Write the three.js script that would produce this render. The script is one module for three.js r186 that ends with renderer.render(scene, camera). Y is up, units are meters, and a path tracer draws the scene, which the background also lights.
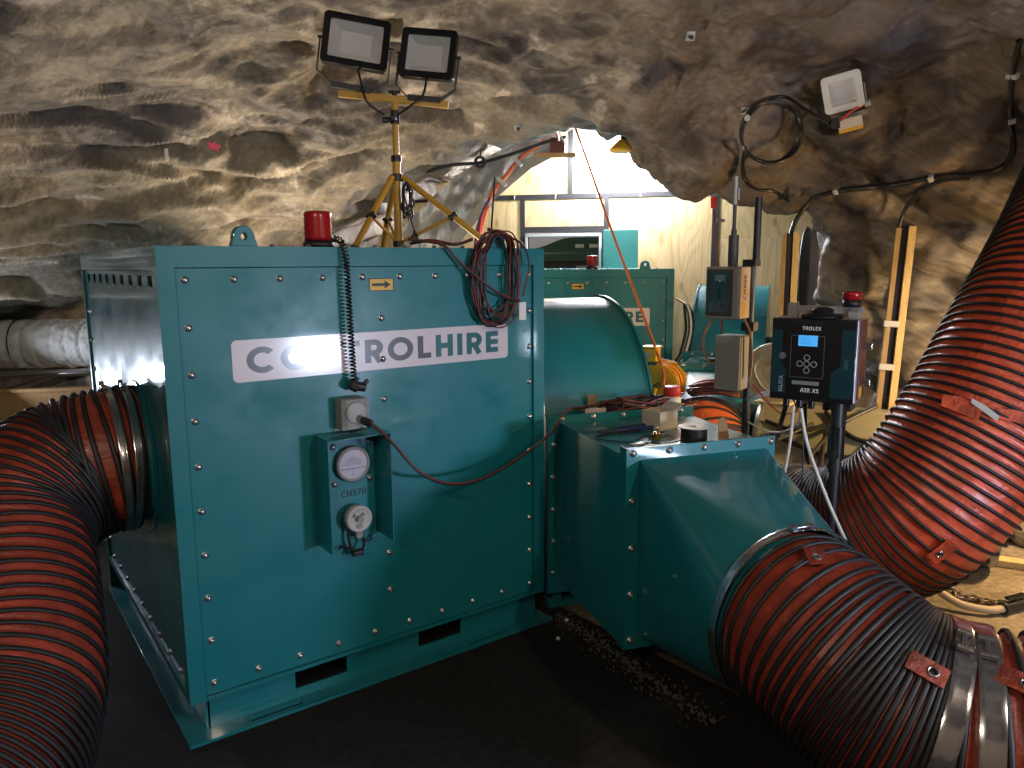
import * as THREE from 'three';
import { RoundedBoxGeometry } from 'three/addons/geometries/RoundedBoxGeometry.js';
import { mergeGeometries, toCreasedNormals } from 'three/addons/utils/BufferGeometryUtils.js';
import { ImprovedNoise } from 'three/addons/math/ImprovedNoise.js';
import { RectAreaLightUniformsLib } from 'three/addons/lights/RectAreaLightUniformsLib.js';
RectAreaLightUniformsLib.init();

// ------------------------------------------------------------------ camera, exposure
const scene = new THREE.Scene();
scene.background = new THREE.Color(0x000000);
const camera = new THREE.PerspectiveCamera(53.56, 1024 / 768, 0.05, 60);
camera.position.set(0, 1.6, 0);
camera.rotation.set(-0.1557, 0, -0.0072, 'YXZ');
const renderer = new THREE.WebGLRenderer();
renderer.toneMapping = THREE.LinearToneMapping;
renderer.toneMappingExposure = 1.15;
renderer.shadowMap.enabled = true;

// lamp strengths (the fittings are built further down)
const LAMP = {
  backTube: { color: 0xf6f4ff, intensity: 27 },      // LED batten on the plywood bulkhead
  leftFlood: { color: 0xe2edff, intensity: 90 },    // work lamp at the left rear, low down
  rightFlood: { color: 0xd3e2ff, intensity: 230 },    // cool work lamp at the right of the camera
  warmFlood: { color: 0xffd79a, intensity: 480 },    // warm lamp behind the red duct
  roofTube: { color: 0xffecd6, intensity: 7.5 },
  rearFlood: { color: 0xffe8c8, intensity: 400 },    // warm lamp on the floor behind the big cabinet
       // roof battens behind the camera
};

// ------------------------------------------------------------------ helpers
let seedState = 1234567;
const rnd = () => { seedState = (seedState * 1664525 + 1013904223) >>> 0; return seedState / 4294967296; };
const rr = (a, b) => a + (b - a) * rnd();
const V = (x, y, z) => new THREE.Vector3(x, y, z);
const PN = new ImprovedNoise();
const noise = (x, y, z) => PN.noise(x + 31.7, y + 17.3, z + 11.9);
const fbm = (x, y, z, o = 4) => { let a = 0.5, s = 0; for (let i = 0; i < o; i++) { s += a * noise(x, y, z); x *= 2.03; y *= 2.03; z *= 2.03; a *= 0.5; } return s; };
const sstep = (a, b, x) => { const t = Math.min(1, Math.max(0, (x - a) / (b - a))); return t * t * (3 - 2 * t); };
const lin = (r, g, b) => new THREE.Color().setRGB(r, g, b);

const used = {};
function uniq(name) { const k = used[name] ?? 0; used[name] = k + 1; return k === 0 ? name : name + '_' + String(k).padStart(3, '0'); }
function mesh(name, geo, mat, parent) {
  const m = new THREE.Mesh(geo, mat); m.name = name; m.castShadow = m.receiveShadow = true;
  if (parent) parent.add(m);
  return m;
}
function tag(o, label, category, group) { o.userData.label = label; o.userData.category = category; if (group) o.userData.group = group; return o; }
function thing(name, label, category, [x, y, z] = [0, 0, 0], yaw = 0, group) {
  const g = new THREE.Group(); g.name = uniq(name); g.position.set(x, y, z); g.rotation.y = yaw; scene.add(g);
  return tag(g, label, category, group);
}
function solo(name, label, category, geo, mat, [x, y, z] = [0, 0, 0], yaw = 0, group) {
  const m = mesh(uniq(name), geo, mat); m.position.set(x, y, z); m.rotation.y = yaw; scene.add(m);
  return tag(m, label, category, group);
}
function structure(name, geo, mat) { const m = mesh(name, geo, mat); m.userData.kind = 'structure'; scene.add(m); return m; }
// uv in metres by the direction a face points
function uvm(geo, ox = 0, oy = 0) {
  const g = geo.index ? geo.toNonIndexed() : geo; if (!g.attributes.normal) g.computeVertexNormals();
  const p = g.attributes.position, uv = new Float32Array(p.count * 2);
  const a = V(), b = V(), c = V(), n = V();
  for (let i = 0; i < p.count; i += 3) {
    a.fromBufferAttribute(p, i); b.fromBufferAttribute(p, i + 1); c.fromBufferAttribute(p, i + 2);
    n.copy(b).sub(a).cross(c.clone().sub(a)); const x = Math.abs(n.x), y = Math.abs(n.y), z = Math.abs(n.z);
    [a, b, c].forEach((q, k) => {
      const [u, v] = z >= x && z >= y ? [q.x, q.y] : x >= y ? [q.z, q.y] : [q.x, q.z];
      uv[(i + k) * 2] = u + ox; uv[(i + k) * 2 + 1] = v + oy;
    });
  }
  g.setAttribute('uv', new THREE.BufferAttribute(uv, 2)); return g;
}
function bx(x0, x1, y0, y1, z0, z1, r = 0.002) {          // box by its extents, edges eased
  const w = x1 - x0, h = y1 - y0, d = z1 - z0; const rad = Math.min(r, w * 0.45, h * 0.45, d * 0.45);
  const g = rad > 0.0004 ? new RoundedBoxGeometry(w, h, d, 1, rad) : new THREE.BoxGeometry(w, h, d);
  g.translate((x0 + x1) / 2, (y0 + y1) / 2, (z0 + z1) / 2); return uvm(g);
}
const strip = (g) => { const n = g.index ? g.toNonIndexed() : g.clone(); for (const k of Object.keys(n.attributes)) if (!['position', 'normal', 'uv'].includes(k)) n.deleteAttribute(k); if (!n.attributes.normal) n.computeVertexNormals(); if (!n.attributes.uv) n.setAttribute('uv', new THREE.BufferAttribute(new Float32Array(n.attributes.position.count * 2), 2)); return n; };
const join = (list) => mergeGeometries(list.map(strip));
const v3 = (p) => (p.isVector3 ? p.clone() : V(...p));
function curve(pts, tension = 0.5, closed = false) { return new THREE.CatmullRomCurve3(pts.map(v3), closed, 'catmullrom', tension); }
function tube(pts, r, segPerM = 40, rad = 8, closed = false) {
  const c = curve(pts, 0.5, closed); const n = Math.max(6, Math.min(900, Math.round(c.getLength() * segPerM)));
  return strip(new THREE.TubeGeometry(c, n, r, rad, closed));
}
function rod(a, b, r, rad = 14, r2 = r) {                     // straight bar with end caps
  a = v3(a); b = v3(b); const g = new THREE.CylinderGeometry(r2, r, a.distanceTo(b), rad, 1);
  g.applyQuaternion(new THREE.Quaternion().setFromUnitVectors(V(0, 1, 0), b.clone().sub(a).normalize()));
  g.translate((a.x + b.x) / 2, (a.y + b.y) / 2, (a.z + b.z) / 2); return strip(g);
}
function bar(a, b, w, h) {                                // straight square bar
  a = v3(a); b = v3(b); const g = new RoundedBoxGeometry(w, a.distanceTo(b), h, 1, Math.min(w, h) * 0.12);
  g.applyQuaternion(new THREE.Quaternion().setFromUnitVectors(V(0, 1, 0), b.clone().sub(a).normalize()));
  g.translate((a.x + b.x) / 2, (a.y + b.y) / 2, (a.z + b.z) / 2); return strip(g);
}
function lathe(pts, seg = 32) { return strip(new THREE.LatheGeometry(pts.map(([x, y]) => new THREE.Vector2(x, y)), seg)); }
function extrude(shape, depth, bevel = 0, curveSegments = 24) {
  return strip(new THREE.ExtrudeGeometry(shape, { depth, bevelEnabled: bevel > 0, bevelSize: bevel, bevelThickness: bevel, bevelSegments: 2, curveSegments }));
}
function rectShape(x0, x1, y0, y1) { const s = new THREE.Shape(); s.moveTo(x0, y0); s.lineTo(x1, y0); s.lineTo(x1, y1); s.lineTo(x0, y1); s.closePath(); return s; }
function rectHole(x0, x1, y0, y1) { const s = new THREE.Path(); s.moveTo(x0, y0); s.lineTo(x0, y1); s.lineTo(x1, y1); s.lineTo(x1, y0); s.closePath(); return s; }
function roundRect(x0, x1, y0, y1, r) {
  const s = new THREE.Shape(); s.moveTo(x0 + r, y0); s.lineTo(x1 - r, y0); s.absarc(x1 - r, y0 + r, r, -Math.PI / 2, 0); s.lineTo(x1, y1 - r); s.absarc(x1 - r, y1 - r, r, 0, Math.PI / 2);
  s.lineTo(x0 + r, y1); s.absarc(x0 + r, y1 - r, r, Math.PI / 2, Math.PI); s.lineTo(x0, y0 + r); s.absarc(x0 + r, y0 + r, r, Math.PI, Math.PI * 1.5); return s;
}

// ------------------------------------------------------------------ textures
function dataTex(size, fn, srgb, repeat = 1) {
  const d = new Uint8Array(size * size * 4);
  for (let y = 0; y < size; y++) for (let x = 0; x < size; x++) {
    const c = fn(x / size, y / size); const i = (y * size + x) * 4;
    for (let k = 0; k < 3; k++) d[i + k] = Math.max(0, Math.min(255, Math.round((Array.isArray(c) ? c[k] : c) * 255))); d[i + 3] = 255;
  }
  const t = new THREE.DataTexture(d, size, size); t.wrapS = t.wrapT = THREE.RepeatWrapping; t.magFilter = THREE.LinearFilter; t.minFilter = THREE.LinearMipmapLinearFilter; t.generateMipmaps = true;
  if (srgb) t.colorSpace = THREE.SRGBColorSpace; t.repeat.set(repeat, repeat); t.needsUpdate = true; return t;
}
// noise that repeats without a seam
function tnoise(u, v, f, z = 0) {
  const a = noise(u * f, v * f, z), b = noise((u - 1) * f, v * f, z), c = noise(u * f, (v - 1) * f, z), d = noise((u - 1) * f, (v - 1) * f, z);
  return (a * (1 - u) + b * u) * (1 - v) + (c * (1 - u) + d * u) * v;
}
const tf = (u, v, f, o, z = 0) => { let s = 0, a = 0.5; for (let i = 0; i < o; i++) { s += a * tnoise(u, v, f, z + i * 3.1); f *= 2; a *= 0.5; } return s; };
const T = {};
T.rockBump = dataTex(1024, (u, v) => { const a = tf(u, v, 9, 6, 2); const r = 1 - Math.abs(tnoise(u, v, 14, 9)) * 2; return 0.5 + a * 0.8 + 0.12 * (r - 0.6); }, false, 1 / 1.1);
T.rockTone = dataTex(512, (u, v) => { const a = tf(u, v, 5, 6, 5), g = tf(u, v, 40, 2, 8); const k = 0.8 + a * 0.55 + g * 0.35; return [k, k * 0.985, k * 0.96]; }, true, 1 / 1.3);
T.floorTone = dataTex(512, (u, v) => { const a = tf(u, v, 4, 6, 15), g = tf(u, v, 60, 2, 3); const k = 0.72 + a * 0.6 + g * 0.45; return [k, k * 0.95, k * 0.88]; }, true, 1 / 2);
T.floorBump = dataTex(512, (u, v) => 0.5 + tf(u, v, 16, 5, 4) * 0.9, false, 1 / 1.2);
T.matTone = dataTex(512, (u, v) => { const a = tf(u, v, 3, 6, 21), g = tf(u, v, 70, 2, 3); const d = sstep(0.02, 0.3, a) * 0.3; const k = 0.66 + d + g * 0.3; return [k, k * 0.96, k * 0.92]; }, true, 1 / 2.2);
T.paintBump = dataTex(256, (u, v) => 0.5 + tf(u, v, 24, 3, 6) * 0.7, false, 1 / 0.25);
T.paintRough = dataTex(512, (u, v) => { const a = tf(u, v, 4, 5, 33), s = Math.max(0, tf(u, v, 26, 3, 12)); const k = 0.55 + a * 0.7 + s * 0.3; return [k, k, k]; }, false, 1 / 1.1);
T.fabricBump = dataTex(256, (u, v) => 0.5 + tf(u, v, 9, 4, 7) * 1.0, false, 1 / 0.16);
T.fabricTone = dataTex(256, (u, v) => { const k = 0.86 + tf(u, v, 6, 5, 44) * 0.55; return [k, k * 0.98, k * 0.96]; }, true, 1 / 0.5);
T.cloth = dataTex(256, (u, v) => 0.5 + tf(u, v, 6, 5, 71) * 1.1, false, 1 / 0.35);
T.ply = dataTex(1024, (u, v) => {
  // rotary-cut face veneer: growth lines drawn out along the sheet, a few knots
  let x = u * 1.22, y = v * 1.22, kn = 0;
  for (const [kx, ky, ks] of [[0.3, 0.25, 0.035], [0.85, 0.62, 0.045], [0.55, 0.95, 0.03], [1.05, 0.15, 0.03], [0.15, 0.8, 0.028]]) {
    const dx = x - kx, dy = (y - ky) * 0.45, d = Math.hypot(dx, dy); kn = Math.max(kn, .45 * sstep(ks, ks * 0.25, d)); x += 0.05 * Math.exp(-d * d / 0.006) * Math.sign(dx || 1);
  }
  const w = fbm(x * 2.2, y * 0.42, 3, 3) * 1.5 + x * 1.1; const ring = Math.abs(((w * 7) % 1 + 1) % 1 - 0.5) * 2; const fine = fbm(x * 130, y * 2.5, 7, 2);
  const k = 0.9 - 0.085 * Math.pow(ring, 3) + fine * 0.16 - kn * 0.3; const st = fbm(x * 1.5, y * 1.5, 9, 3) * 0.1;
  return [k + st, k * (0.925 - kn * 0.1) + st, k * (0.8 - kn * 0.2 - 0.05 * ring) + st];
}, true, 1 / 1.22);
T.wood = dataTex(256, (u, v) => { const k = 0.84 + 0.22 * tf(u, v * 0.15, 14, 3, 2) + 0.16 * tf(u, v, 30, 2, 5); return [k, k * 0.93, k * 0.78]; }, true, 1 / 0.3);
function canvasTex(w, h, draw) { const c = document.createElement('canvas'); c.width = w; c.height = h; draw(c.getContext('2d'), w, h); const t = new THREE.CanvasTexture(c); t.colorSpace = THREE.SRGBColorSpace; t.anisotropy = 8; return t; }

// ------------------------------------------------------------------ materials
const std = (color, roughness = 0.6, o = {}) => new THREE.MeshStandardMaterial({ color, roughness, ...o });
const phys = (color, roughness = 0.6, o = {}) => new THREE.MeshPhysicalMaterial({ color, roughness, ...o });
const M = {
  teal: phys(lin(0.005, 0.165, 0.195), 0.75, { specularIntensity: 0.9, clearcoat: 0.7, clearcoatRoughness: 0.06, bumpMap: T.paintBump, bumpScale: 0.00018, roughnessMap: T.paintRough }),
  bolt: std(lin(0.55, 0.56, 0.58), 0.3, { metalness: 0.9 }),
  steel: std(lin(0.5, 0.51, 0.53), 0.28, { metalness: 0.95, roughnessMap: T.paintRough }),
  galv: std(lin(0.38, 0.39, 0.39), 0.5, { metalness: 0.55, bumpMap: T.cloth, bumpScale: 0.004 }),
  fabric: phys(lin(0.75, 0.11, 0.045), 0.42, { clearcoat: 0.25, clearcoatRoughness: 0.3, bumpMap: T.fabricBump, bumpScale: 0.004, map: T.fabricTone }),
  fabricOld: phys(lin(0.36, 0.055, 0.03), 0.45, { clearcoat: 0.2, clearcoatRoughness: 0.35, bumpMap: T.fabricBump, bumpScale: 0.004, map: T.fabricTone }),
  orangeDuct: phys(lin(0.62, 0.13, 0.04), 0.45, { clearcoat: 0.2, clearcoatRoughness: 0.3, bumpMap: T.fabricBump, bumpScale: 0.003 }),
  rib: std(lin(0.012, 0.012, 0.014), 0.55),
  black: std(lin(0.012, 0.012, 0.013), 0.45),
  blackGloss: phys(lin(0.008, 0.008, 0.01), 0.25, { clearcoat: 0.4 }),
  darkGrey: std(lin(0.045, 0.045, 0.047), 0.5),
  grey: std(lin(0.23, 0.23, 0.22), 0.55),
  lightGrey: std(lin(0.42, 0.42, 0.41), 0.5),
  white: std(lin(0.72, 0.71, 0.69), 0.5),
  cream: std(lin(0.62, 0.55, 0.38), 0.55),
  olive: std(lin(0.25, 0.225, 0.14), 0.5, { roughnessMap: T.paintRough, bumpMap: T.floorBump, bumpScale: 0.002 }),
  yellowPaint: phys(lin(0.5, 0.27, 0.03), 0.4, { clearcoat: 0.2 }),
  yellow: std(lin(0.75, 0.42, 0.02), 0.45),
  redPlastic: phys(lin(0.5, 0.012, 0.018), 0.22, { clearcoat: 0.6, transmission: 0.35, thickness: 0 }),
  redWire: std(lin(0.14, 0.024, 0.02), 0.45),
  redBright: std(lin(0.6, 0.03, 0.025), 0.45),
  orangeCord: std(lin(0.62, 0.15, 0.05), 0.45),
  greenDark: std(lin(0.012, 0.07, 0.05), 0.45),
  doorTeal: std(lin(0.045, 0.2, 0.175), 0.45),
  card: std(lin(0.5, 0.44, 0.35), 0.85),
  cardBrown: std(lin(0.3, 0.18, 0.09), 0.85),
  timber: std(lin(0.66, 0.56, 0.36), 0.7, { map: T.wood }),
  plank: std(lin(0.62, 0.42, 0.27), 0.75, { map: T.wood }),
  ply: std(lin(0.78, 0.7, 0.52), 0.62, { map: T.ply }),
  batten: std(lin(0.016, 0.016, 0.017), 0.7),
  whiteCloth: phys(lin(0.66, 0.64, 0.62), 0.6, { bumpMap: T.cloth, bumpScale: 0.012 }),
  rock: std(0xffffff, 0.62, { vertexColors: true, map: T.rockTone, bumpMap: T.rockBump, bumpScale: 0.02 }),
  floor: std(lin(0.42, 0.36, 0.27), 0.85, { map: T.floorTone, bumpMap: T.floorBump, bumpScale: 0.015 }),
  mat: phys(lin(0.042, 0.043, 0.046), 0.75, { specularIntensity: .4, map: T.matTone, bumpMap: T.floorBump, bumpScale: 0.002 }),
  crumb: std(lin(0.1, 0.085, 0.065), 0.9),
  clear: phys(lin(0.95, 0.95, 0.95), 0.08, { transmission: 0.95, thickness: 0 }),
  lens: phys(lin(0.95, 0.95, 0.95), 0.03, { transmission: 0.9, thickness: 0 }),
  reflector: std(lin(0.85, 0.82, 0.77), 0.28, { metalness: 0.75 }),
  brass: std(lin(0.55, 0.36, 0.12), 0.35, { metalness: 0.8 }),
};
const glow = (c, k) => new THREE.MeshStandardMaterial({ color: 0x111111, emissive: c, emissiveIntensity: k, roughness: 0.5 });

// ================================================================== SETTING
// ---- the rock: cross sections of the heading from left floor over the roof to right floor, at a series of z
const SECT = [
  [3.6, [[-4, 0], [-4, .8], [-3.9, 1.5], [-3.5, 2.2], [-2.6, 2.7], [-1.4, 3.0], [-.2, 3.1], [1, 3.05], [2.2, 2.85], [3.1, 2.4], [3.5, 1.6], [3.6, .8], [3.6, 0]]],
  [0, [[-4, 0], [-4, .8], [-3.9, 1.5], [-3.4, 2.15], [-2.5, 2.65], [-1.4, 2.95], [-.2, 3.1], [1, 3.1], [2.2, 2.95], [3.2, 2.5], [3.6, 1.6], [3.7, .8], [3.7, 0]]],
  [-2.5, [[-4, 0], [-4, .8], [-3.9, 1.4], [-3.4, 2.0], [-2.5, 2.5], [-1.4, 2.85], [-.2, 3.05], [.9, 3.05], [1.9, 2.95], [2.8, 2.55], [3.4, 1.6], [3.5, .8], [3.5, 0]]],
  [-3.8, [[-4, 0], [-4, .7], [-3.9, 1.3], [-3.4, 1.75], [-2.5, 2.25], [-1.5, 2.75], [-.4, 3.05], [.6, 3.0], [1.45, 2.86], [2.3, 2.6], [2.8, 1.6], [3.0, .8], [3.1, 0]]],
  [-4.4, [[-4, 0], [-4, .7], [-3.9, 1.25], [-3.3, 1.55], [-2.45, 2.05], [-1.45, 2.57], [-.4, 2.92], [.5, 2.9], [1.25, 2.58], [1.95, 2.3], [2.4, 1.5], [2.75, .75], [2.9, 0]]],
  [-4.9, [[-4, 0], [-4, .65], [-3.8, 1.15], [-3.2, 1.4], [-2.35, 1.8], [-1.35, 2.32], [-.4, 2.7], [.45, 2.62], [1.12, 2.06], [1.82, 1.98], [2.08, 1.35], [2.45, .72], [2.6, 0]]],
  [-5.5, [[-4, 0], [-4, .6], [-3.7, 1.05], [-3.0, 1.3], [-2.2, 1.66], [-1.2, 2.1], [-.35, 2.46], [.6, 2.58], [1.2, 2.28], [1.9, 2.1], [2.7, 1.6], [3.0, .8], [3.1, 0]]],
  [-6.4, [[-3.6, 0], [-3.6, .5], [-3.3, .95], [-2.8, 1.2], [-2.0, 1.6], [-1.1, 2.2], [-.4, 2.56], [.66, 2.76], [1.5, 2.55], [2.4, 2.4], [3.1, 1.7], [3.3, .8], [3.3, 0]]],
  [-8.6, [[-3.2, 0], [-3.2, .5], [-2.9, .9], [-2.4, 1.2], [-1.8, 1.6], [-1.0, 2.2], [-.3, 2.7], [.6, 3.1], [1.5, 2.9], [2.5, 2.6], [3.2, 1.8], [3.5, .9], [3.5, 0]]],
];
function crom(p0, p1, p2, p3, t) { const t2 = t * t, t3 = t2 * t; return 0.5 * ((2 * p1) + (-p0 + p2) * t + (2 * p0 - 5 * p1 + 4 * p2 - p3) * t2 + (-p0 + 3 * p1 - 3 * p2 + p3) * t3); }
function sectAt(k, u) {
  const s = SECT[k][1], n = s.length - 1; const i = Math.min(n - 1, Math.floor(u)), t = u - i, g = (j) => s[Math.max(0, Math.min(n, j))];
  return [crom(g(i - 1)[0], g(i)[0], g(i + 1)[0], g(i + 2)[0], t), crom(g(i - 1)[1], g(i)[1], g(i + 1)[1], g(i + 2)[1], t)];
}
function rockBase(u, v) {                               // v runs 0 .. SECT.length-1
  const n = SECT.length - 1, i = Math.min(n - 1, Math.floor(v)), t = v - i, K = (j) => Math.max(0, Math.min(n, j));
  const a = sectAt(K(i - 1), u), b = sectAt(i, u), c = sectAt(K(i + 1), u), d = sectAt(K(i + 2), u);
  return V(crom(a[0], b[0], c[0], d[0], t), crom(a[1], b[1], c[1], d[1], t), SECT[i][0] + (SECT[i + 1][0] - SECT[i][0]) * t);
}
function rockRelief(p) {
  const q = -p.z * 0.5 - p.y * 1.95;                    // across the ripples
  const wx = noise(p.x * 0.7, p.y * 0.7, p.z * 0.7) * 0.9, wz = noise(p.x * 0.55 + 7, p.y, p.z * 0.5) * 0.45;
  const lobe = sstep(0.2, 1.1, p.x - 0.15 * (p.z + 4));  // the right-hand lobe is blockier
  const ab = (v, e) => Math.sqrt(v * v + e * e) - e * .5;
  const r1 = 1 - ab(noise(p.x * 0.75 + wx, (q + wz) * 2.1, 3.3), .05) * 2.4;
  const r2 = 1 - ab(noise(p.x * 1.7 + wx + 4, (q + wz * 0.8) * 4.6, 8.1), .08) * 2.4;
  const r3 = 1 - ab(noise(p.x * 4.2, (q + wx * 0.3) * 10, 1.1), .08) * 2;
  const w = q * 1.7 + 1.5 * noise(p.x * .8, q * .8, 6.2) + .5 * noise(p.x * 2.3, q * 2.4, 2.7), fr = w - Math.floor(w);
  const ledge = (fr < .82 ? fr / .82 : sstep(1, .82, fr)) * sstep(-.25, .25, noise(p.x * 1.1 + 3, q * 1.3, 9.4));   // broken beds that step back
  const ripple = -(0.1 * (r1 - .5) + 0.05 * (r2 - .5) + 0.026 * (r3 - .5)) + 0.085 * (ledge - .4);
  const big = noise(p.x * 1.2, p.y * 1.4, p.z * 1.2 + 5) * 0.12 + noise(p.x * 2.9, p.y * 2.9, p.z * 2.9) * 0.1;
  const cr = (.5 - Math.abs(noise(p.x * 2.1 + 9, p.y * 2.4, p.z * 2.1)) * 3) * 0.06 + (.5 - Math.abs(noise(p.x * 4.6 + 2, p.y * 4.2, p.z * 4.6)) * 3) * 0.022 + fbm(p.x * 6, p.y * 6, p.z * 6, 4) * 0.06;
  const fine = fbm(p.x * 9, p.y * 14, p.z * 11, 4) * 0.016;
  const body = noise(p.x * 0.8 + 3, p.y * 0.8, p.z * 0.8) * 0.09;
  return (1 - lobe) * (ripple + body * 0.8) + lobe * (big + cr) + fine;
}
function rockGeometry() {
  const NU = 860, cols = [];
  for (let i = 0; i < SECT.length - 1; i++) { const d = Math.abs(SECT[i][0] - SECT[i + 1][0]), near = SECT[i][0] <= -2.4; const m = Math.max(6, Math.round(d / (near ? 0.019 : 0.09))); for (let j = 0; j < m; j++) cols.push(i + j / m); }
  cols.push(SECT.length - 1.0001);
  const nv = cols.length, pos = new Float32Array((NU + 1) * nv * 3), col = new Float32Array((NU + 1) * nv * 3), uv = new Float32Array((NU + 1) * nv * 2), idx = [];
  const e = 0.02, A = V(), B = V(), N = V();
  let k = 0;
  for (let j = 0; j < nv; j++) {
    for (let i = 0; i <= NU; i++, k++) {
      const u = i / NU * 12, v = cols[j], p = rockBase(u, v);
      A.copy(rockBase(Math.min(12, u + e), v)).sub(rockBase(Math.max(0, u - e), v)); B.copy(rockBase(u, Math.min(SECT.length - 1.001, v + e))).sub(rockBase(u, Math.max(0, v - e)));
      N.crossVectors(B, A).normalize();                  // into the room
      const h = rockRelief(p); const q = p.clone().addScaledVector(N, -h);
      pos.set([q.x, q.y, q.z], k * 3); uv.set([q.x + (.25 + .5 * sstep(1.8, 2.5, q.x)) * (q.y - q.z - 6.2), q.y + (.7 + .3 * sstep(1.8, 2.5, q.x)) * (q.z + 4.4)], k * 2);
      // tone: brown grey shotcrete, darker stone on the lobe, pale scabs where the skin has come off
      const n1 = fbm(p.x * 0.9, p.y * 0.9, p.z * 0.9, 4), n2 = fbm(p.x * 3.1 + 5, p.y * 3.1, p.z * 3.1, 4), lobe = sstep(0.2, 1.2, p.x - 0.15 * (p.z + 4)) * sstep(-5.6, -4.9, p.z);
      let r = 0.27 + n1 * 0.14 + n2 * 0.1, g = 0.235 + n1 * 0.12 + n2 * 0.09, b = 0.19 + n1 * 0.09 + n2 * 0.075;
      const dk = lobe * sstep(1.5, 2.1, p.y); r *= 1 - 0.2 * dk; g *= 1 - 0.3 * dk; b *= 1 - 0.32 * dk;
      const sc = fbm(p.x * 3.1 + 2, p.y * 8, p.z * 3.6 + 8, 5); const m = sstep(0.25, 0.265, sc) * (0.85 - .5 * lobe); r += (0.6 - r) * m; g += (0.52 - g) * m; b += (0.45 - b) * m;
      const d2 = fbm(p.x * 1.4 + 12, p.y * 2.6, p.z * 2.0, 4); const m2 = sstep(0.06, 0.2, d2) * 0.6; r *= 1 - m2; g *= 1 - m2; b *= 1 - m2 * 0.9;
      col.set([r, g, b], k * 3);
    }
  }
  const w = NU + 1;
  for (let j = 0; j < nv - 1; j++) for (let i = 0; i < NU; i++) { const a = j * w + i; idx.push(a, a + 1, a + w, a + 1, a + w + 1, a + w); }
  const g = new THREE.BufferGeometry(); g.setAttribute('position', new THREE.BufferAttribute(pos, 3)); g.setAttribute('color', new THREE.BufferAttribute(col, 3)); g.setAttribute('uv', new THREE.BufferAttribute(uv, 2)); g.setIndex(idx); g.computeVertexNormals(); return g;
}
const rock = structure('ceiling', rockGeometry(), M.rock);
rock.material.side = THREE.DoubleSide;
rock.userData.label = 'rippled grey-brown sprayed rock roof and walls of the heading';
rock.updateMatrixWorld();
const ray = new THREE.Raycaster();
// the point of the rock skin met when going from the middle of the heading past p; off = how far it stands off the rock
function onRock(p, off = 0.01) { const o = V(0, 1.6, 0), d = v3(p).sub(o).normalize(); ray.set(o, d); const h = ray.intersectObject(rock)[0]; return h ? h.point.addScaledVector(d, -off) : v3(p); }
function rockAt(p) { const o = V(0, 1.6, 0), d = v3(p).sub(o).normalize(); ray.set(o, d); const h = ray.intersectObject(rock)[0]; const n = h.face.normal.clone(); if (n.dot(d) > 0) n.negate(); return { point: h.point, normal: n }; }

// ---- floor and the shell behind the rock
const floorMesh = structure('floor', bx(-4.6, 4.2, -0.2, 0, -12, 4.2, 0), M.floor);
structure('wall_front', bx(-4.6, 4.2, 0, 3.6, 3.5, 3.7, 0), std(lin(0.3, 0.25, 0.19), 0.9, { bumpMap: T.rockBump, bumpScale: 0.03 }));
{
  const s = new THREE.Shape(); [[-2.6, 3.3], [-2.6, -4.3], [-.45, -4.3], [.16, -3.46], [2.95, -.02], [2.95, 3.3]].forEach(([x, z], i) => (i ? s.lineTo(x, -z) : s.moveTo(x, -z)));
  const g = extrude(s, 0.004); g.rotateX(-Math.PI / 2); solo('rubber_mat', 'large black rubber mat spread on the floor under the big teal cabinet', 'floor mat', uvm(g), M.mat);
}
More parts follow.
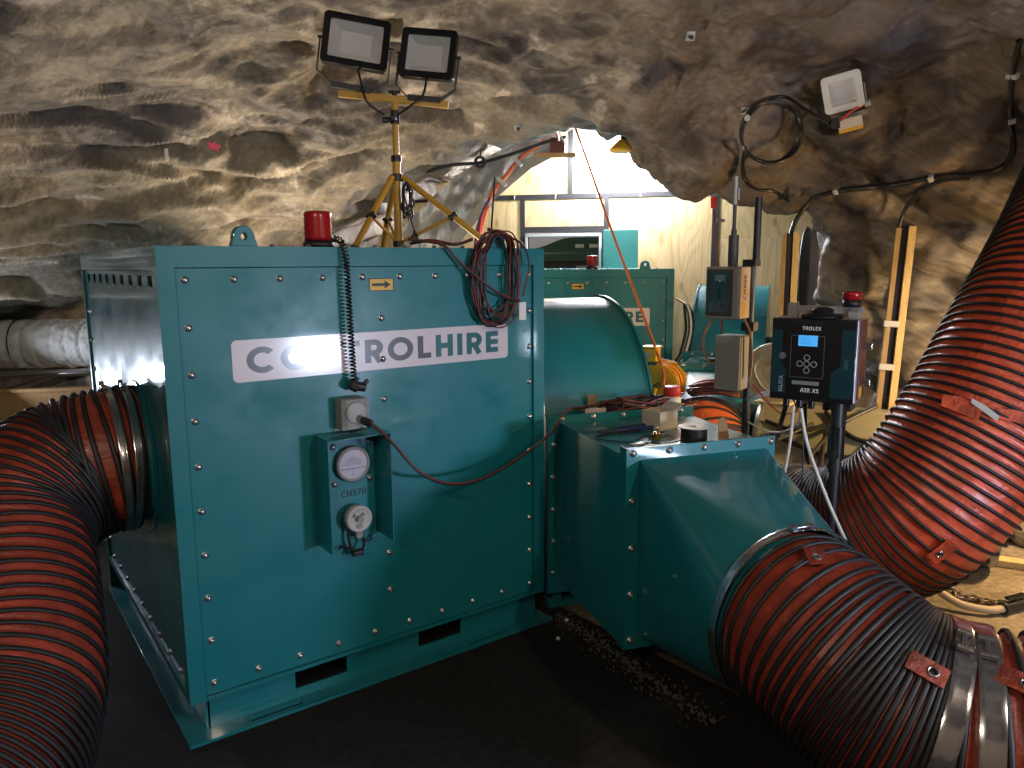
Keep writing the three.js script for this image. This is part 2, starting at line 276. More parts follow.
// ---- plywood bulkhead
const PW = { x: 0.9, z: -7.72, yaw: -0.22 };
{
  const w = new THREE.Group(); w.name = 'wall_back'; w.position.set(PW.x, 0, PW.z); w.rotation.y = PW.yaw; w.userData.kind = 'structure'; w.userData.label = 'plywood bulkhead closing the heading'; scene.add(w);
  const panels = [[-2.8, -.82, 0, 2.25], [-2.8, -.33, 2.29, 3.6], [-.29, 1.9, 2.29, 3.6], [-.78, .03, 1.97, 2.25], [.07, 1.07, 0, 2.25], [1.12, 2.3, 0, 2.25], [1.94, 3.4, 2.29, 3.6], [2.34, 3.4, 0, 2.25]];
  panels.forEach(([x0, x1, y0, y1], i) => { const g = bx(x0, x1, y0, y1, -0.018, 0, 0.001); const uv = g.attributes.uv; for (let k = 0; k < uv.count; k++) uv.setXY(k, uv.getX(k) + i * 0.37, uv.getY(k) + i * 0.61); mesh(i === 2 ? 'white_panel' : 'plywood_panel', g, i === 2 ? M.white : M.ply, w); });
  const bat = [[-2.8, 3.4, 2.245, 2.295], [-.335, -.285, 2.295, 3.6], [-.825, -.775, 0, 2.245], [.025, .075, 0, 2.245], [1.065, 1.125, 0, 2.245], [-.775, .025, 1.92, 1.975], [2.295, 2.345, 0, 2.245], [1.89, 1.94, 2.295, 3.6]];
  bat.forEach(([x0, x1, y0, y1]) => mesh('batten', bx(x0, x1, y0, y1, -0.03, 0.006, 0.001), M.batten, w));
  // trim of the door opening, pale metal
  for (const [x0, x1, y0, y1] of [[-.77, -.745, 0, 1.9], [-.77, -.01, 1.875, 1.905], [-.02, .005, 0, 1.9]]) mesh('door_frame', bx(x0, x1, y0, y1, -0.06, 0.03, 0.002), M.lightGrey, w);
  for (let i = 0; i < 9; i++) { const g = bx(-.005, .005, -.022, .022, 0.004, 0.009, 0.001); const m = mesh('fixing_clip', g, M.lightGrey, w); m.position.set(-1.3 + i * 0.42, 2.268 + (i % 2) * 0.004, 0.004); m.rotation.z = rr(-.15, .15); }
  // chamber behind the doorway
  const ch = structure('wall_chamber', join([bx(-2.6, 2.6, 0, 3.6, -3.0, -2.8, 0), bx(-2.8, -2.6, 0, 3.6, -3, -.05, 0), bx(2.6, 2.8, 0, 3.6, -3, -.05, 0), bx(-2.8, 2.8, 3.6, 3.7, -3, -.02, 0)]), std(lin(0.32, 0.31, 0.31), 0.9, { bumpMap: T.rockBump, bumpScale: 0.03 }));
  ch.position.copy(w.position); ch.rotation.y = PW.yaw;
}
{ // the open teal door leaf beside the doorway
  const d = new THREE.Group(); d.name = 'door_1'; d.userData.kind = 'structure'; d.userData.label = 'open teal steel door leaf'; d.position.set(PW.x + 0.0, 0, PW.z + 0.04); d.rotation.y = PW.yaw; scene.add(d);
  mesh('door_leaf', bx(.02, .36, .02, 1.93, .02, .055, .004), M.doorTeal, d); for (const y of [.35, 1.0, 1.65]) mesh('hinge', rod([.012, y, .04], [.012, y + .1, .04], .012, 10), M.darkGrey, d);
  mesh('handle', join([rod([.31, 1.0, .055], [.31, 1.0, .1], .01), rod([.31, 1.0, .095], [.22, 1.0, .095], .009)]), M.steel, d);
}

// ================================================================== FILTER CABINETS
const boltGeo = lathe([[0, .0095], [.005, .009], [.0085, .0062], [.009, .002], [.0125, .0018], [.0125, 0]], 9); boltGeo.rotateX(Math.PI / 2);   // head points along +z
const boltBig = boltGeo.clone().scale(1.15, 1.15, 1.3);
function bolt(parent, x, y, z, face = 'z', geo = boltGeo) {
  const b = mesh('bolt', geo, M.bolt, parent); b.position.set(x, y, z);
  if (face === '-x') b.rotation.y = -Math.PI / 2; else if (face === 'x') b.rotation.y = Math.PI / 2; else if (face === 'y') b.rotation.x = -Math.PI / 2;
  return b;
}
const CW = 1.505, CD = 1.615, HB = 0.15;
// lettering of the name plate, drawn as the broad geometric strokes that it is printed with
function plateTex() {
  return canvasTex(2048, 256, (c, w, h) => {
    c.fillStyle = '#cfc6cc'; c.fillRect(0, 0, w, h);
    const top = 50, bot = 206, H = bot - top, lw = 37; c.lineWidth = lw; c.lineCap = 'butt'; c.lineJoin = 'miter';
    let x = 92; const dark = '#3d383b', teal = '#0f5f66';
    const L = (pts) => { c.beginPath(); pts.forEach(([a, b], i) => (i ? c.lineTo(a, b) : c.moveTo(a, b))); c.stroke(); };
    const cy = (top + bot) / 2, R = H / 2 - lw / 2 + 3;
    const G = {
      C() { c.beginPath(); c.arc(x + R + lw / 2, cy, R, Math.PI * 0.25, Math.PI * 1.75); c.stroke(); x += 2 * R + lw * 0.55; },
      O() { c.beginPath(); c.arc(x + R + lw / 2, cy, R, 0, 7); c.stroke(); x += 2 * R + lw; },
      N() { const W = 108; L([[x + lw / 2, bot], [x + lw / 2, top]]); L([[x + lw / 2, top + 8], [x + W - lw / 2, bot - 8]]); L([[x + W - lw / 2, bot], [x + W - lw / 2, top]]); x += W; },
      T() { const W = 112; L([[x, top + lw / 2], [x + W, top + lw / 2]]); L([[x + W / 2, top], [x + W / 2, bot]]); x += W; },
      R() { const r = 36; L([[x + lw / 2, bot], [x + lw / 2, top]]); L([[x, top + lw / 2], [x + 56, top + lw / 2]]); c.beginPath(); c.arc(x + 56, top + lw / 2 + r, r, -Math.PI / 2, Math.PI / 2); c.stroke(); L([[x, top + lw / 2 + 2 * r], [x + 56, top + lw / 2 + 2 * r]]); L([[x + 52, top + 2 * r + 10], [x + 92, bot]]); x += 110; },
      L() { L([[x + lw / 2, top], [x + lw / 2, bot]]); L([[x, bot - lw / 2], [x + 88, bot - lw / 2]]); x += 90; },
      H() { const W = 118; L([[x + lw / 2, top], [x + lw / 2, bot]]); L([[x + W - lw / 2, top], [x + W - lw / 2, bot]]); L([[x, cy], [x + W, cy]]); x += W; },
      I() { L([[x + lw / 2, top], [x + lw / 2, bot]]); x += lw; },
      E() { L([[x + lw / 2, top], [x + lw / 2, bot]]); for (const y of [top + lw / 2, cy, bot - lw / 2]) L([[x, y], [x + 92, y]]); x += 96; },
    };
    const word = 'CONTROLHIRE'; const gap = 30;
    c.save();
    // measured advance of the whole word is scaled to the plate
    const dry = () => { x = 0; for (const ch of word) { G[ch](); x += gap; } return x - gap; };
    c.strokeStyle = 'rgba(0,0,0,0)'; const total = dry(); const sx = (w - 170) / total; c.setTransform(sx, 0, 0, 1, 85, 0); x = 0;
    [...word].forEach((ch, i) => { c.strokeStyle = i < 7 ? dark : teal; G[ch](); x += gap; });
    c.restore();
  });
}
const plateMat = phys(0xffffff, 0.35, { map: plateTex(), clearcoat: 0.5, clearcoatRoughness: 0.12 });
const arrowMat = std(0xffffff, 0.45, { map: canvasTex(256, 128, (c, w, h) => { c.fillStyle = '#151310'; c.fillRect(0, 0, w, h); c.fillStyle = '#d9ac3a'; c.fillRect(8, 8, w - 16, h - 16); c.fillStyle = '#12100d'; c.fillRect(30, 50, 140, 28); c.beginPath(); c.moveTo(160, 24); c.lineTo(228, 64); c.lineTo(160, 104); c.fill(); }) });
function flatUV(geo, x0, x1, y0, y1) { const p = geo.attributes.position, uv = geo.attributes.uv; for (let i = 0; i < p.count; i++) uv.setXY(i, (p.getX(i) - x0) / (x1 - x0), (p.getY(i) - y0) / (y1 - y0)); return geo; }
function makeCabinet(label, pos, yaw, H) {
  const g = thing('filter_cabinet', label, 'filter cabinet', pos, yaw);
  const top = H, e = 0.022;
  mesh('body', join([bx(.07, CW - .012, HB + .01, top - .004, -CD + .012, -e)]), M.teal, g);
  // outer skin: front frame, left frame, right skin, back skin, roof
  { const s = rectShape(0, CW, HB, top); s.holes.push(rectHole(.052, CW - .055, HB + .012, top - .066)); const f = extrude(s, e); f.translate(0, 0, -e); mesh('front_frame', uvm(f), M.teal, g); }
  { const s = rectShape(0, CD - e, HB, top); s.holes.push(rectHole(.03, CD - e - .03, HB + .03, top - .075)); const f = extrude(s, .02); f.rotateY(-Math.PI / 2); f.translate(.02, 0, -CD); mesh('side_frame', uvm(f), M.teal, g); }
  mesh('roof_plate', bx(0, CW, top - .006, top, -CD, -e, .001), M.teal, g);
  mesh('right_skin', bx(CW - .014, CW, HB, top - .006, -CD, -e, .001), M.teal, g);
  mesh('back_skin', bx(.02, CW - .014, HB, top - .006, -CD, -CD + .014, .001), M.teal, g);
  mesh('front_panel', bx(.054, CW - .057, HB + .014, top - .068, -e - .004, -.011, .002), M.teal, g);
  { // left panel with its row of square vents
    const s = rectShape(.032, CD - e - .032, HB + .032, top - .077); for (let i = 0; i < 9; i++) { const x = CD - .16 - i * .165; s.holes.push(rectHole(x - .036, x + .036, top - .13, top - .092)); }
    const f = extrude(s, .004); f.rotateY(-Math.PI / 2); f.translate(.0145, 0, -CD); mesh('side_panel', uvm(f), M.teal, g);
  }
  for (let i = 0; i < 9; i++) { const z = -.16 - i * .165; const vnt = new THREE.Mesh(bx(.0085, .0115, top - .134, top - .126, z - .027, z + .027, .0005), M.steel); vnt.name = 'vent_lip'; g.add(vnt); }
  // bolts: front panel every 150 mm
  const fy = top - .105, zf = -.011;
  for (let i = 0; i < 10; i++) { bolt(g, .083 + i * .15, fy, zf); bolt(g, .083 + i * .15, fy - 1.353, zf); }
  for (let i = 1; i < 9; i++) { bolt(g, .083, fy - i * .15, zf); bolt(g, 1.433, fy - i * .15, zf); if (i !== 4) bolt(g, .753, fy - i * .15, zf); }
  for (let i = 0; i < 9; i++) { bolt(g, .0105, HB + .06, -.14 - i * .165, '-x'); bolt(g, .0105, top - .26 - i * .14, -CD + .075, '-x'); bolt(g, .0105, top - .26 - i * .14, -.06, '-x'); }
  for (let i = 0; i < 11; i++) { bolt(g, .03, top, -.05 - i * .15, 'y'); bolt(g, .12 + i * .125, top, -.03, 'y'); }
  // lifting lugs on the roof
  for (const [x, z] of [[.275, -.045], [1.28, -.045]]) {
    const s = new THREE.Shape(); s.moveTo(-.056, 0); s.lineTo(.056, 0); s.lineTo(.052, .018); s.absarc(0, .03, .046, -.1, Math.PI + .1); s.lineTo(-.056, 0); const h = new THREE.Path(); h.absarc(0, .038, .017, 0, 7, true); s.holes.push(h);
    const lg = extrude(s, .026, .004); lg.scale(.72, .82, 1); const l = mesh('lifting_lug', lg, M.teal, g); l.position.set(x, top + .001, z);
  }
  // skid base: open channels, fork pockets in the front web
  { const s = rectShape(.075, CW, .008, HB); for (const x of [.38, .9]) s.holes.push(rectHole(x, x + .205, .045, .142)); const f = extrude(s, .008); f.translate(0, 0, -.075); mesh('base_web', uvm(f), M.teal, g); }
  { const s = rectShape(-.012, CW + .045, -.005, .085); for (const [x, n] of [[.2, .19], [1.12, .2]]) s.holes.push(rectHole(x, x + n, .018, .04)); const h = new THREE.Path(); h.absarc(CW + .025, .05, .008, 0, 7, true); s.holes.push(h); const f = extrude(s, .01); f.rotateX(-Math.PI / 2); f.translate(0, .0, .0); mesh('base_flange', uvm(f), M.teal, g); }
  mesh('base_flange', bx(-.012, CW + .045, 0, .01, -CD, -.085, .001), M.teal, g);
  mesh('base_web', bx(.062, .07, .01, HB, -CD, -.075, .001), M.teal, g);
  mesh('base_web', bx(CW - .07, CW - .062, .01, HB, -CD, -.075, .001), M.teal, g);
  mesh('base_web', bx(0, CW, .01, HB, -CD, -CD + .01, .001), M.teal, g);
  for (const x of [.38, .9]) mesh('fork_pocket', join([bx(x, x + .205, .037, .045, -CD + .02, -.075, 0), bx(x, x + .205, .142, .149, -CD + .02, -.075, 0), bx(x - .006, x, .037, .149, -CD + .02, -.075, 0), bx(x + .205, x + .211, .037, .149, -CD + .02, -.075, 0)]), M.black, g);
  // stickers
  { const x0 = .21, x1 = 1.322, y0 = top - .443, y1 = top - .303; const p = extrude(roundRect(x0, x1, y0, y1, .018), .0008); flatUV(p, x0, x1, y0, y1); p.translate(0, 0, -.0108); const m = mesh('name_plate', p, plateMat, g); m.userData.label = 'pale name plate reading CONTROLHIRE'; }
  { const x0 = .708, x1 = .806, y0 = top - .156, y1 = top - .11; const p = bx(x0, x1, y0, y1, -.0108, -.0098, 0); flatUV(p, x0, x1, y0, y1); const m = mesh('arrow_sticker', p, arrowMat, g); m.userData.label = 'yellow sticker with a black arrow'; }
  return g;
}
const CAB = { p: [-1.077, .0045, -2.335], yaw: .6322, H: 1.66 };
const cab = makeCabinet('big teal steel filter cabinet in the foreground with a CONTROLHIRE plate', CAB.p, CAB.yaw, CAB.H);
// from cabinet to world
const cw = (x, y, z) => V(x, y, z).applyAxisAngle(V(0, 1, 0), CAB.yaw).add(V(...CAB.p));
{ // gauge hood, gauge and inlet on the near cabinet
  const h = mesh('gauge_hood', join([bx(.472, .476, .6, 1.005, -.011, .115, .001), bx(.709, .713, .6, 1.005, -.011, .115, .001), bx(.472, .713, 1.001, 1.005, -.011, .115, .001), bx(.505, .7, .58, .985, -.011, -.004, .001)]), M.teal, cab);
  for (const [x, y] of [[.54, .954], [.678, .956], [.541, .816], [.678, .818]]) { const b = mesh('bolt', boltGeo, M.bolt, h); b.position.set(x, y, -.004); }
  const ga = mesh('pressure_gauge', (() => { const l = lathe([[0, 0], [.066, 0], [.066, .02], [.062, .026], [.056, .026], [.054, .018], [0, .018]], 40); l.rotateX(Math.PI / 2); return l; })(), M.grey, cab); ga.position.set(.607, .885, -.004);
  const face = new THREE.CircleGeometry(.0545, 40); mesh('dial', strip(face), std(0xffffff, .3, { map: canvasTex(256, 256, (c) => { c.fillStyle = '#cdc6dc'; c.fillRect(0, 0, 256, 256); c.fillStyle = '#b4adc4'; c.beginPath(); c.arc(128, 140, 70, Math.PI, 0); c.fill(); c.strokeStyle = '#6b6478'; c.lineWidth = 3; for (let i = 0; i <= 14; i++) { const a = Math.PI * (1.12 + .76 * i / 14); c.beginPath(); c.moveTo(128 + 96 * Math.cos(a), 160 + 96 * Math.sin(a)); c.lineTo(128 + (i % 2 ? 84 : 76) * Math.cos(a), 160 + (i % 2 ? 84 : 76) * Math.sin(a)); c.stroke(); } c.strokeStyle = '#403a45'; c.lineWidth = 5; c.beginPath(); c.moveTo(14, 166); c.lineTo(242, 166); c.stroke(); c.lineWidth = 4; c.beginPath(); c.moveTo(128, 170); c.lineTo(128, 240); c.stroke(); }) }), ga).position.z = .019;
  mesh('gauge_glass', (() => { const l = lathe([[0, .001], [.055, .001], [.055, 0], [0, 0]], 32); l.rotateX(Math.PI / 2); return l; })(), M.clear, ga).position.z = .024;
  const lb = bx(.545, .68, .752, .792, -.004, -.0035, 0); flatUV(lb, .545, .68, .752, .792);
  mesh('unit_number', lb, phys(lin(.005, .165, .195), .42, { transparent: true, map: canvasTex(256, 76, (c) => { c.fillStyle = '#ffffff'; c.fillRect(0, 0, 256, 76); c.fillStyle = '#101618'; c.font = 'bold 64px sans-serif'; c.textAlign = 'center'; c.fillText('CHS70', 128, 60, 240); }) }), cab).userData.label = 'black stencilled CHS70';
  const inl = mesh('power_inlet', (() => { const l = lathe([[0, 0], [.046, 0], [.047, .03], [.05, .034], [.05, .052], [.04, .056], [.034, .044], [.0, .044]], 28); l.rotateX(Math.PI / 2); return l; })(), M.lightGrey, cab); inl.position.set(.61, .685, -.004);
  mesh('inlet_cap', join([rod([0, 0, .044], [0, 0, .062], .012, 12), bx(-.014, .014, -.075, -.02, .03, .05, .006), rod([-.016, .014, .04], [-.016, .014, .054], .006, 8), rod([.016, .014, .04], [.016, .014, .054], .006, 8)]), M.grey, inl);
  mesh('cap_strap', join([tube([[-.03, -.03, .03], [-.036, -.08, .03], [-.02, -.12, .028], [.01, -.128, .03], [.02, -.1, .035], [.012, -.06, .04]], .005, 200, 6), tube([[-.07, -.11, .012], [-.05, -.1, .02], [-.03, -.115, .02]], .004, 200, 6), tube([[.03, -.1, .02], [.055, -.1, .02], [.062, -.085, .01]], .004, 200, 6), bx(-.03, .015, -.14, -.12, .02, .05, .006)]), M.black, inl);
  // small junction socket above the hood with a clear cover
  const so = mesh('socket_box', join([bx(.556, .656, 1.018, 1.13, -.011, .05, .006), bx(.548, .664, 1.01, 1.02, -.011, -.004, .001)]), M.grey, cab);
  mesh('socket_face', (() => { const l = lathe([[0, .012], [.036, .012], [.04, .0], [.0, .0]], 24); l.rotateX(Math.PI / 2); l.translate(.61, 1.08, .05); return l; })(), M.lightGrey, so);
  mesh('clear_cover', join([bx(.567, .648, 1.03, 1.128, .078, .081, .001), bx(.567, .57, 1.03, 1.128, .05, .08, .0005), bx(.645, .648, 1.03, 1.128, .05, .08, .0005)]), M.clear, so);
  mesh('plug_body', rod([.615, 1.06, .06], [.64, 1.045, .105], .014, 10), M.black, so);
  // duct spigot on the left face
  const sp = (() => { const l = lathe([[.235, 0], [.243, 0], [.243, .16], [.235, .16], [.235, 0]], 56); l.rotateZ(Math.PI / 2); l.translate(.015, .895, -.56); return l; })();
  mesh('duct_spigot', sp, M.teal, cab);
  mesh('spigot_flange', (() => { const l = lathe([[.24, 0], [.285, 0], [.285, .006], [.24, .006], [.24, 0]], 56); l.rotateZ(Math.PI / 2); l.translate(.0105, .895, -.56); return l; })(), M.teal, cab);
}
const FARC = { p: [-.235, 0, -6.02], yaw: -.03, H: 1.56 };
const cab2 = makeCabinet('teal filter cabinet farther back in front of the plywood bulkhead', FARC.p, FARC.yaw, FARC.H);

// ================================================================== FANS
function squareToRound(x0, x1, y0, y1, z0, cx, cy, R, z1) {
  const c = [[x1, y1], [x0, y1], [x0, y0], [x1, y0]], pos = [], S = 18;
  const P = (a) => [cx + R * Math.cos(a), cy + R * Math.sin(a), z1];
  for (let k = 0; k < 4; k++) {
    const a0 = k * Math.PI / 2, A = [...c[k], z0], B = [...c[(k + 1) % 4], z0];
    for (let i = 0; i < S; i++) pos.push(...A, ...P(a0 + (i + 1) / S * Math.PI / 2), ...P(a0 + i / S * Math.PI / 2));
    pos.push(...A, ...B, ...P(a0 + Math.PI / 2));
  }
  const g = new THREE.BufferGeometry(); g.setAttribute('position', new THREE.Float32BufferAttribute(pos, 3));
  g.computeVertexNormals(); return uvm(toCreasedNormals(g, .35));
}
const FAN_RING = { x: .22, y: .525, z: 1.29, R: .28 };
function makeFan(label, pos, yaw) {
  const g = thing('centrifugal_fan', label, 'fan', pos, yaw);
  const zc = -.738, yc = .794, R = .622;
  const prof = (r) => { const s = new THREE.Shape(); s.moveTo(-.0, .155); s.lineTo(-.0, .895); s.lineTo(zc + Math.sqrt(r * r - (.895 - yc) ** 2), .895); const a0 = Math.asin((.895 - yc) / r); s.absarc(zc, yc, r, a0, Math.PI * 1.5, false); s.lineTo(-.0, .155); return s; };
  // extruded along +x of the fan
  const ex = (s, x0, x1, seg) => { const f = extrude(s, x1 - x0, 0, seg); f.rotateY(-Math.PI / 2); f.scale(-1, 1, 1); const p = f.attributes.position, n = f.attributes.normal; for (let i = 0; i < p.count; i += 3) for (const at of [p, n]) { const q = [at.getX(i + 1), at.getY(i + 1), at.getZ(i + 1)]; at.setXYZ(i + 1, at.getX(i + 2), at.getY(i + 2), at.getZ(i + 2)); at.setXYZ(i + 2, ...q); } f.translate(x0, 0, 0); return f; };
  mesh('scroll_housing', toCreasedNormals(ex(prof(R), -.05, .488, 48), .5), M.teal, g);
  mesh('scroll_side_plate', ex(prof(R + .012), .488, .5, 48), M.teal, g);
  mesh('scroll_side_plate', ex(prof(R + .012), -.062, -.05, 48), M.teal, g);
  mesh('ledge_box', bx(-.04, .6, .16, .892, -.13, -.012, .002), M.teal, g);
  mesh('base_frame', join([bx(-.06, .52, 0, .03, -1.3, -1.22), bx(-.06, .52, 0, .03, -.14, -.06), bx(-.05, .0, .03, .2, -1.3, -.06), bx(.44, .49, .03, .2, -1.3, -.06)]), M.teal, g);
  { const l = lathe([[0, 0], [.2, 0], [.2, .05], [.12, .09], [.12, .2], [.0, .2]], 32); l.rotateZ(-Math.PI / 2); l.translate(.5, yc, zc); mesh('drive_motor', l, M.teal, g); }
  // back flange
  const bf = mesh('rear_flange', join([bx(-.1, .64, .1, .152, -.012, 0, .001), bx(-.1, .64, .898, .932, -.012, 0, .001), bx(-.1, -.03, .152, .898, -.012, 0, .001), bx(.6, .64, .152, .898, -.012, 0, .001), bx(-.1, -.094, .1, .932, -.05, 0, .001)]), M.teal, g);
  for (let i = 0; i < 5; i++) { bolt(bf, -.025 + i * .15, .915, 0); bolt(bf, -.065, .2 + i * .15, 0); }
  // straight box, then the front angle flange
  mesh('outlet_box', join([bx(-.03, .6, .893, .898, 0, .64, .001), bx(-.03, .6, .152, .157, 0, .64, .001), bx(-.03, -.025, .157, .893, 0, .64, .001), bx(.595, .6, .157, .893, 0, .64, .001)]), M.teal, g);
  { const s = rectShape(-.034, .604, .148, .93); s.holes.push(rectHole(.02, .55, .2, .85)); const f = extrude(s, .012, .001); f.translate(0, 0, .642); const ff = mesh('front_flange', uvm(f), M.teal, g);
    mesh('flange_lip', join([bx(-.034, -.03, .148, .93, .6, .642, .0005), bx(.6, .604, .148, .93, .6, .642, .0005)]), M.teal, ff);
    for (let i = 0; i < 5; i++) { bolt(ff, -.008 + i * .148, .912, .655, 'z', boltBig); if (i) bolt(ff, -.008, .912 - i * .182, .655, 'z', boltBig); if (i) bolt(ff, .584, .912 - i * .182, .655, 'z', boltBig); } }
  mesh('transition', squareToRound(.022, .565, .2, .885, .654, FAN_RING.x, FAN_RING.y, FAN_RING.R, FAN_RING.z - .03), M.teal, g);
  { const l = lathe([[FAN_RING.R - .014, 0], [FAN_RING.R - .018, 0], [FAN_RING.R - .018, .06], [FAN_RING.R - .014, .06], [FAN_RING.R - .014, 0]], 56); l.rotateX(Math.PI / 2); l.translate(FAN_RING.x, FAN_RING.y, FAN_RING.z - .035); mesh('outlet_collar', l, M.teal, g); }
  return g;
}
const FAN = { p: [.245, .0045, -3.326], yaw: Math.PI / 10 };
const fan = makeFan('near teal fan with its tapered outlet beside the big cabinet', FAN.p, FAN.yaw);
const fw = (x, y, z) => V(x, y, z).applyAxisAngle(V(0, 1, 0), FAN.yaw).add(V(...FAN.p));
const FAR = { p: [1.4, 0, -5.77], yaw: -.35 };
const fan2 = makeFan('teal fan of the far unit in front of the plywood', FAR.p, FAR.yaw);
const fw2 = (x, y, z) => V(x, y, z).applyAxisAngle(V(0, 1, 0), FAR.yaw).add(V(...FAR.p));

// ================================================================== FLEXIBLE DUCTS
function frames(pts, step) {
  const c = new THREE.CatmullRomCurve3(pts.map(v3), false, 'centripetal'); const L = c.getLength(); c.arcLengthDivisions = 800; c.updateArcLengths(); const n = Math.ceil(L / step); const F = []; let N = null;
  for (let i = 0; i <= n; i++) {
    const u = i / n, P = c.getPointAt(u), Tn = c.getTangentAt(u).normalize();
    if (!N) { N = V(0, 1, 0).addScaledVector(Tn, -Tn.y).normalize(); } else { N = N.addScaledVector(Tn, -N.dot(Tn)).normalize(); }
    N = N.clone(); F.push({ P, T: Tn, N, B: Tn.clone().cross(N), s: u * L });
  }
  F.L = L; return F;
}
function frameAt(F, s) { const t = Math.max(0, Math.min(F.length - 1.001, s / F.L * (F.length - 1))); const i = Math.floor(t), k = t - i, a = F[i], b = F[i + 1]; return { P: a.P.clone().lerp(b.P, k), T: a.T.clone().lerp(b.T, k).normalize(), N: a.N.clone().lerp(b.N, k).normalize(), B: a.B.clone().lerp(b.B, k).normalize() }; }
// pitchAt(s): local rib pitch, so that a bend is bunched up and a straight run drawn out
function makeDuct(label, pts, R, o = {}) {
  const base = v3(o.base ?? pts[0]); const rel = pts.map((p) => v3(p).sub(base)); const F = frames(rel, .012); const mat = o.mat ?? M.fabric;
  const g = thing('flexible_duct', label, 'duct', [base.x, base.y, base.z]);
  const ph = [0]; const ds = F.L / (F.length - 1); for (let i = 1; i < F.length; i++) ph.push(ph[i - 1] + ds / (o.pitchAt ? o.pitchAt(F[i].s / F.L, F[i].s) : .05));
  const S = 72, pos = [], uv = [], idx = []; const sag = o.sag ?? .012; const off = (base.x * 3.1) % 7;
  F.forEach((f, i) => {
    for (let j = 0; j <= S; j++) {
      const a = j / S * Math.PI * 2, w = ph[i] - j / S, fr = w - Math.floor(w), d = Math.sin(fr * Math.PI); const P = f.P;
      let r = R - sag * Math.pow(d, .7) + noise(Math.cos(a) * 4 + off, Math.sin(a) * 4, f.s * 9) * .006 * d + (o.lump ?? 0) * noise(Math.cos(a) * 1.3, Math.sin(a) * 1.3 + off, f.s * 3);
      const q = P.clone().addScaledVector(f.N, Math.cos(a) * r).addScaledVector(f.B, Math.sin(a) * r); pos.push(q.x, q.y, q.z); uv.push(a * R, f.s);
    }
  });
  for (let i = 0; i < F.length - 1; i++) for (let j = 0; j < S; j++) { const a = i * (S + 1) + j; idx.push(a, a + S + 1, a + 1, a + 1, a + S + 1, a + S + 2); }
  const geo = new THREE.BufferGeometry(); geo.setAttribute('position', new THREE.Float32BufferAttribute(pos, 3)); geo.setAttribute('uv', new THREE.Float32BufferAttribute(uv, 2)); geo.setIndex(idx); geo.computeVertexNormals();
  const fm = mesh('fabric_hose', geo, mat, g); fm.material.side = THREE.DoubleSide;
  // wire helix under its black wear strip
  const hp = []; const turns = ph[ph.length - 1], per = 44, N = Math.floor(turns * per); let k = 0;
  for (let i = 0; i <= N; i++) { const w = i / per; while (k < ph.length - 2 && ph[k + 1] < w) k++; const t = (w - ph[k]) / (ph[k + 1] - ph[k]), s = (k + t) * ds; const f = frameAt(F, s), a = (w - Math.floor(w)) * Math.PI * 2; const lr = R + .0015 + (o.lump ?? 0) * noise(Math.cos(a) * 1.3, Math.sin(a) * 1.3 + off, s * 3); const rad = f.N.clone().multiplyScalar(Math.cos(a)).addScaledVector(f.B, Math.sin(a)); hp.push({ p: f.P.clone().addScaledVector(rad, lr), rad, T: f.T }); }
  const rp = [], ri = [], rn = [], ww = o.ribW ?? .0095, hh = o.ribH ?? .0062, K = 6;
  hp.forEach((h, i) => { for (let j = 0; j < K; j++) { const a = j / K * Math.PI * 2, c = Math.cos(a), s = Math.sin(a); const q = h.p.clone().addScaledVector(h.T, c * ww).addScaledVector(h.rad, s * hh); rp.push(q.x, q.y, q.z); } if (i) for (let j = 0; j < K; j++) { const a = (i - 1) * K + j, b = (i - 1) * K + (j + 1) % K; ri.push(a, b, a + K, b, b + K, a + K); } });
  const rg = new THREE.BufferGeometry(); rg.setAttribute('position', new THREE.Float32BufferAttribute(rp, 3)); rg.setIndex(ri); rg.computeVertexNormals(); mesh('helix_rib', strip(rg), o.ribMat ?? M.rib, g);
  // steel bands
  for (const [s, w, r] of o.bands ?? []) {
    const f = frameAt(F, s), l = lathe([[r, -w / 2], [r + .002, -w / 2], [r + .003, -w * .25], [r + .0015, 0], [r + .003, w * .25], [r + .002, w / 2], [r, w / 2], [r, -w / 2]], 60);
    l.applyQuaternion(new THREE.Quaternion().setFromUnitVectors(V(0, 1, 0), f.T)); l.translate(f.P.x, f.P.y, f.P.z); const b = mesh('clamp_band', l, M.steel, g);
    const a = o.latch ?? .5, rad = f.N.clone().multiplyScalar(Math.cos(a)).addScaledVector(f.B, Math.sin(a)), tg = f.B.clone().multiplyScalar(Math.cos(a)).addScaledVector(f.N, -Math.sin(a)), c0 = f.P.clone().addScaledVector(rad, r + .012);
    mesh('latch', join([rod(c0.clone().addScaledVector(tg, -.035), c0.clone().addScaledVector(tg, .035), .006, 8), rod(c0.clone().addScaledVector(tg, -.03).addScaledVector(f.T, -w * .35), c0.clone().addScaledVector(tg, -.03).addScaledVector(f.T, w * .35), .009, 8), rod(c0.clone().addScaledVector(tg, .03).addScaledVector(f.T, -w * .35), c0.clone().addScaledVector(tg, .03).addScaledVector(f.T, w * .35), .009, 8)]), M.steel, b);
  }
  for (const [s, a, along, len = .075] of o.tabs ?? []) {          // eyelet tab
    const f = frameAt(F, s), rad = f.N.clone().multiplyScalar(Math.cos(a)).addScaledVector(f.B, Math.sin(a)), tg = f.B.clone().multiplyScalar(Math.cos(a)).addScaledVector(f.N, -Math.sin(a));
    const yv = f.T.clone().multiplyScalar(Math.cos(along)).addScaledVector(tg, Math.sin(along)), xv = yv.clone().cross(rad); const mt = new THREE.Matrix4().makeBasis(xv, yv, rad).setPosition(f.P.clone().addScaledVector(rad, R + .009));
    const sh = rectShape(-.025, .025, -len / 2, len / 2), ho = new THREE.Path(); ho.absarc(0, len * .14, .01, 0, 7, true); sh.holes.push(ho); const tb = mesh('eyelet_tab', extrude(sh, .003, .0006).applyMatrix4(mt), mat, g);
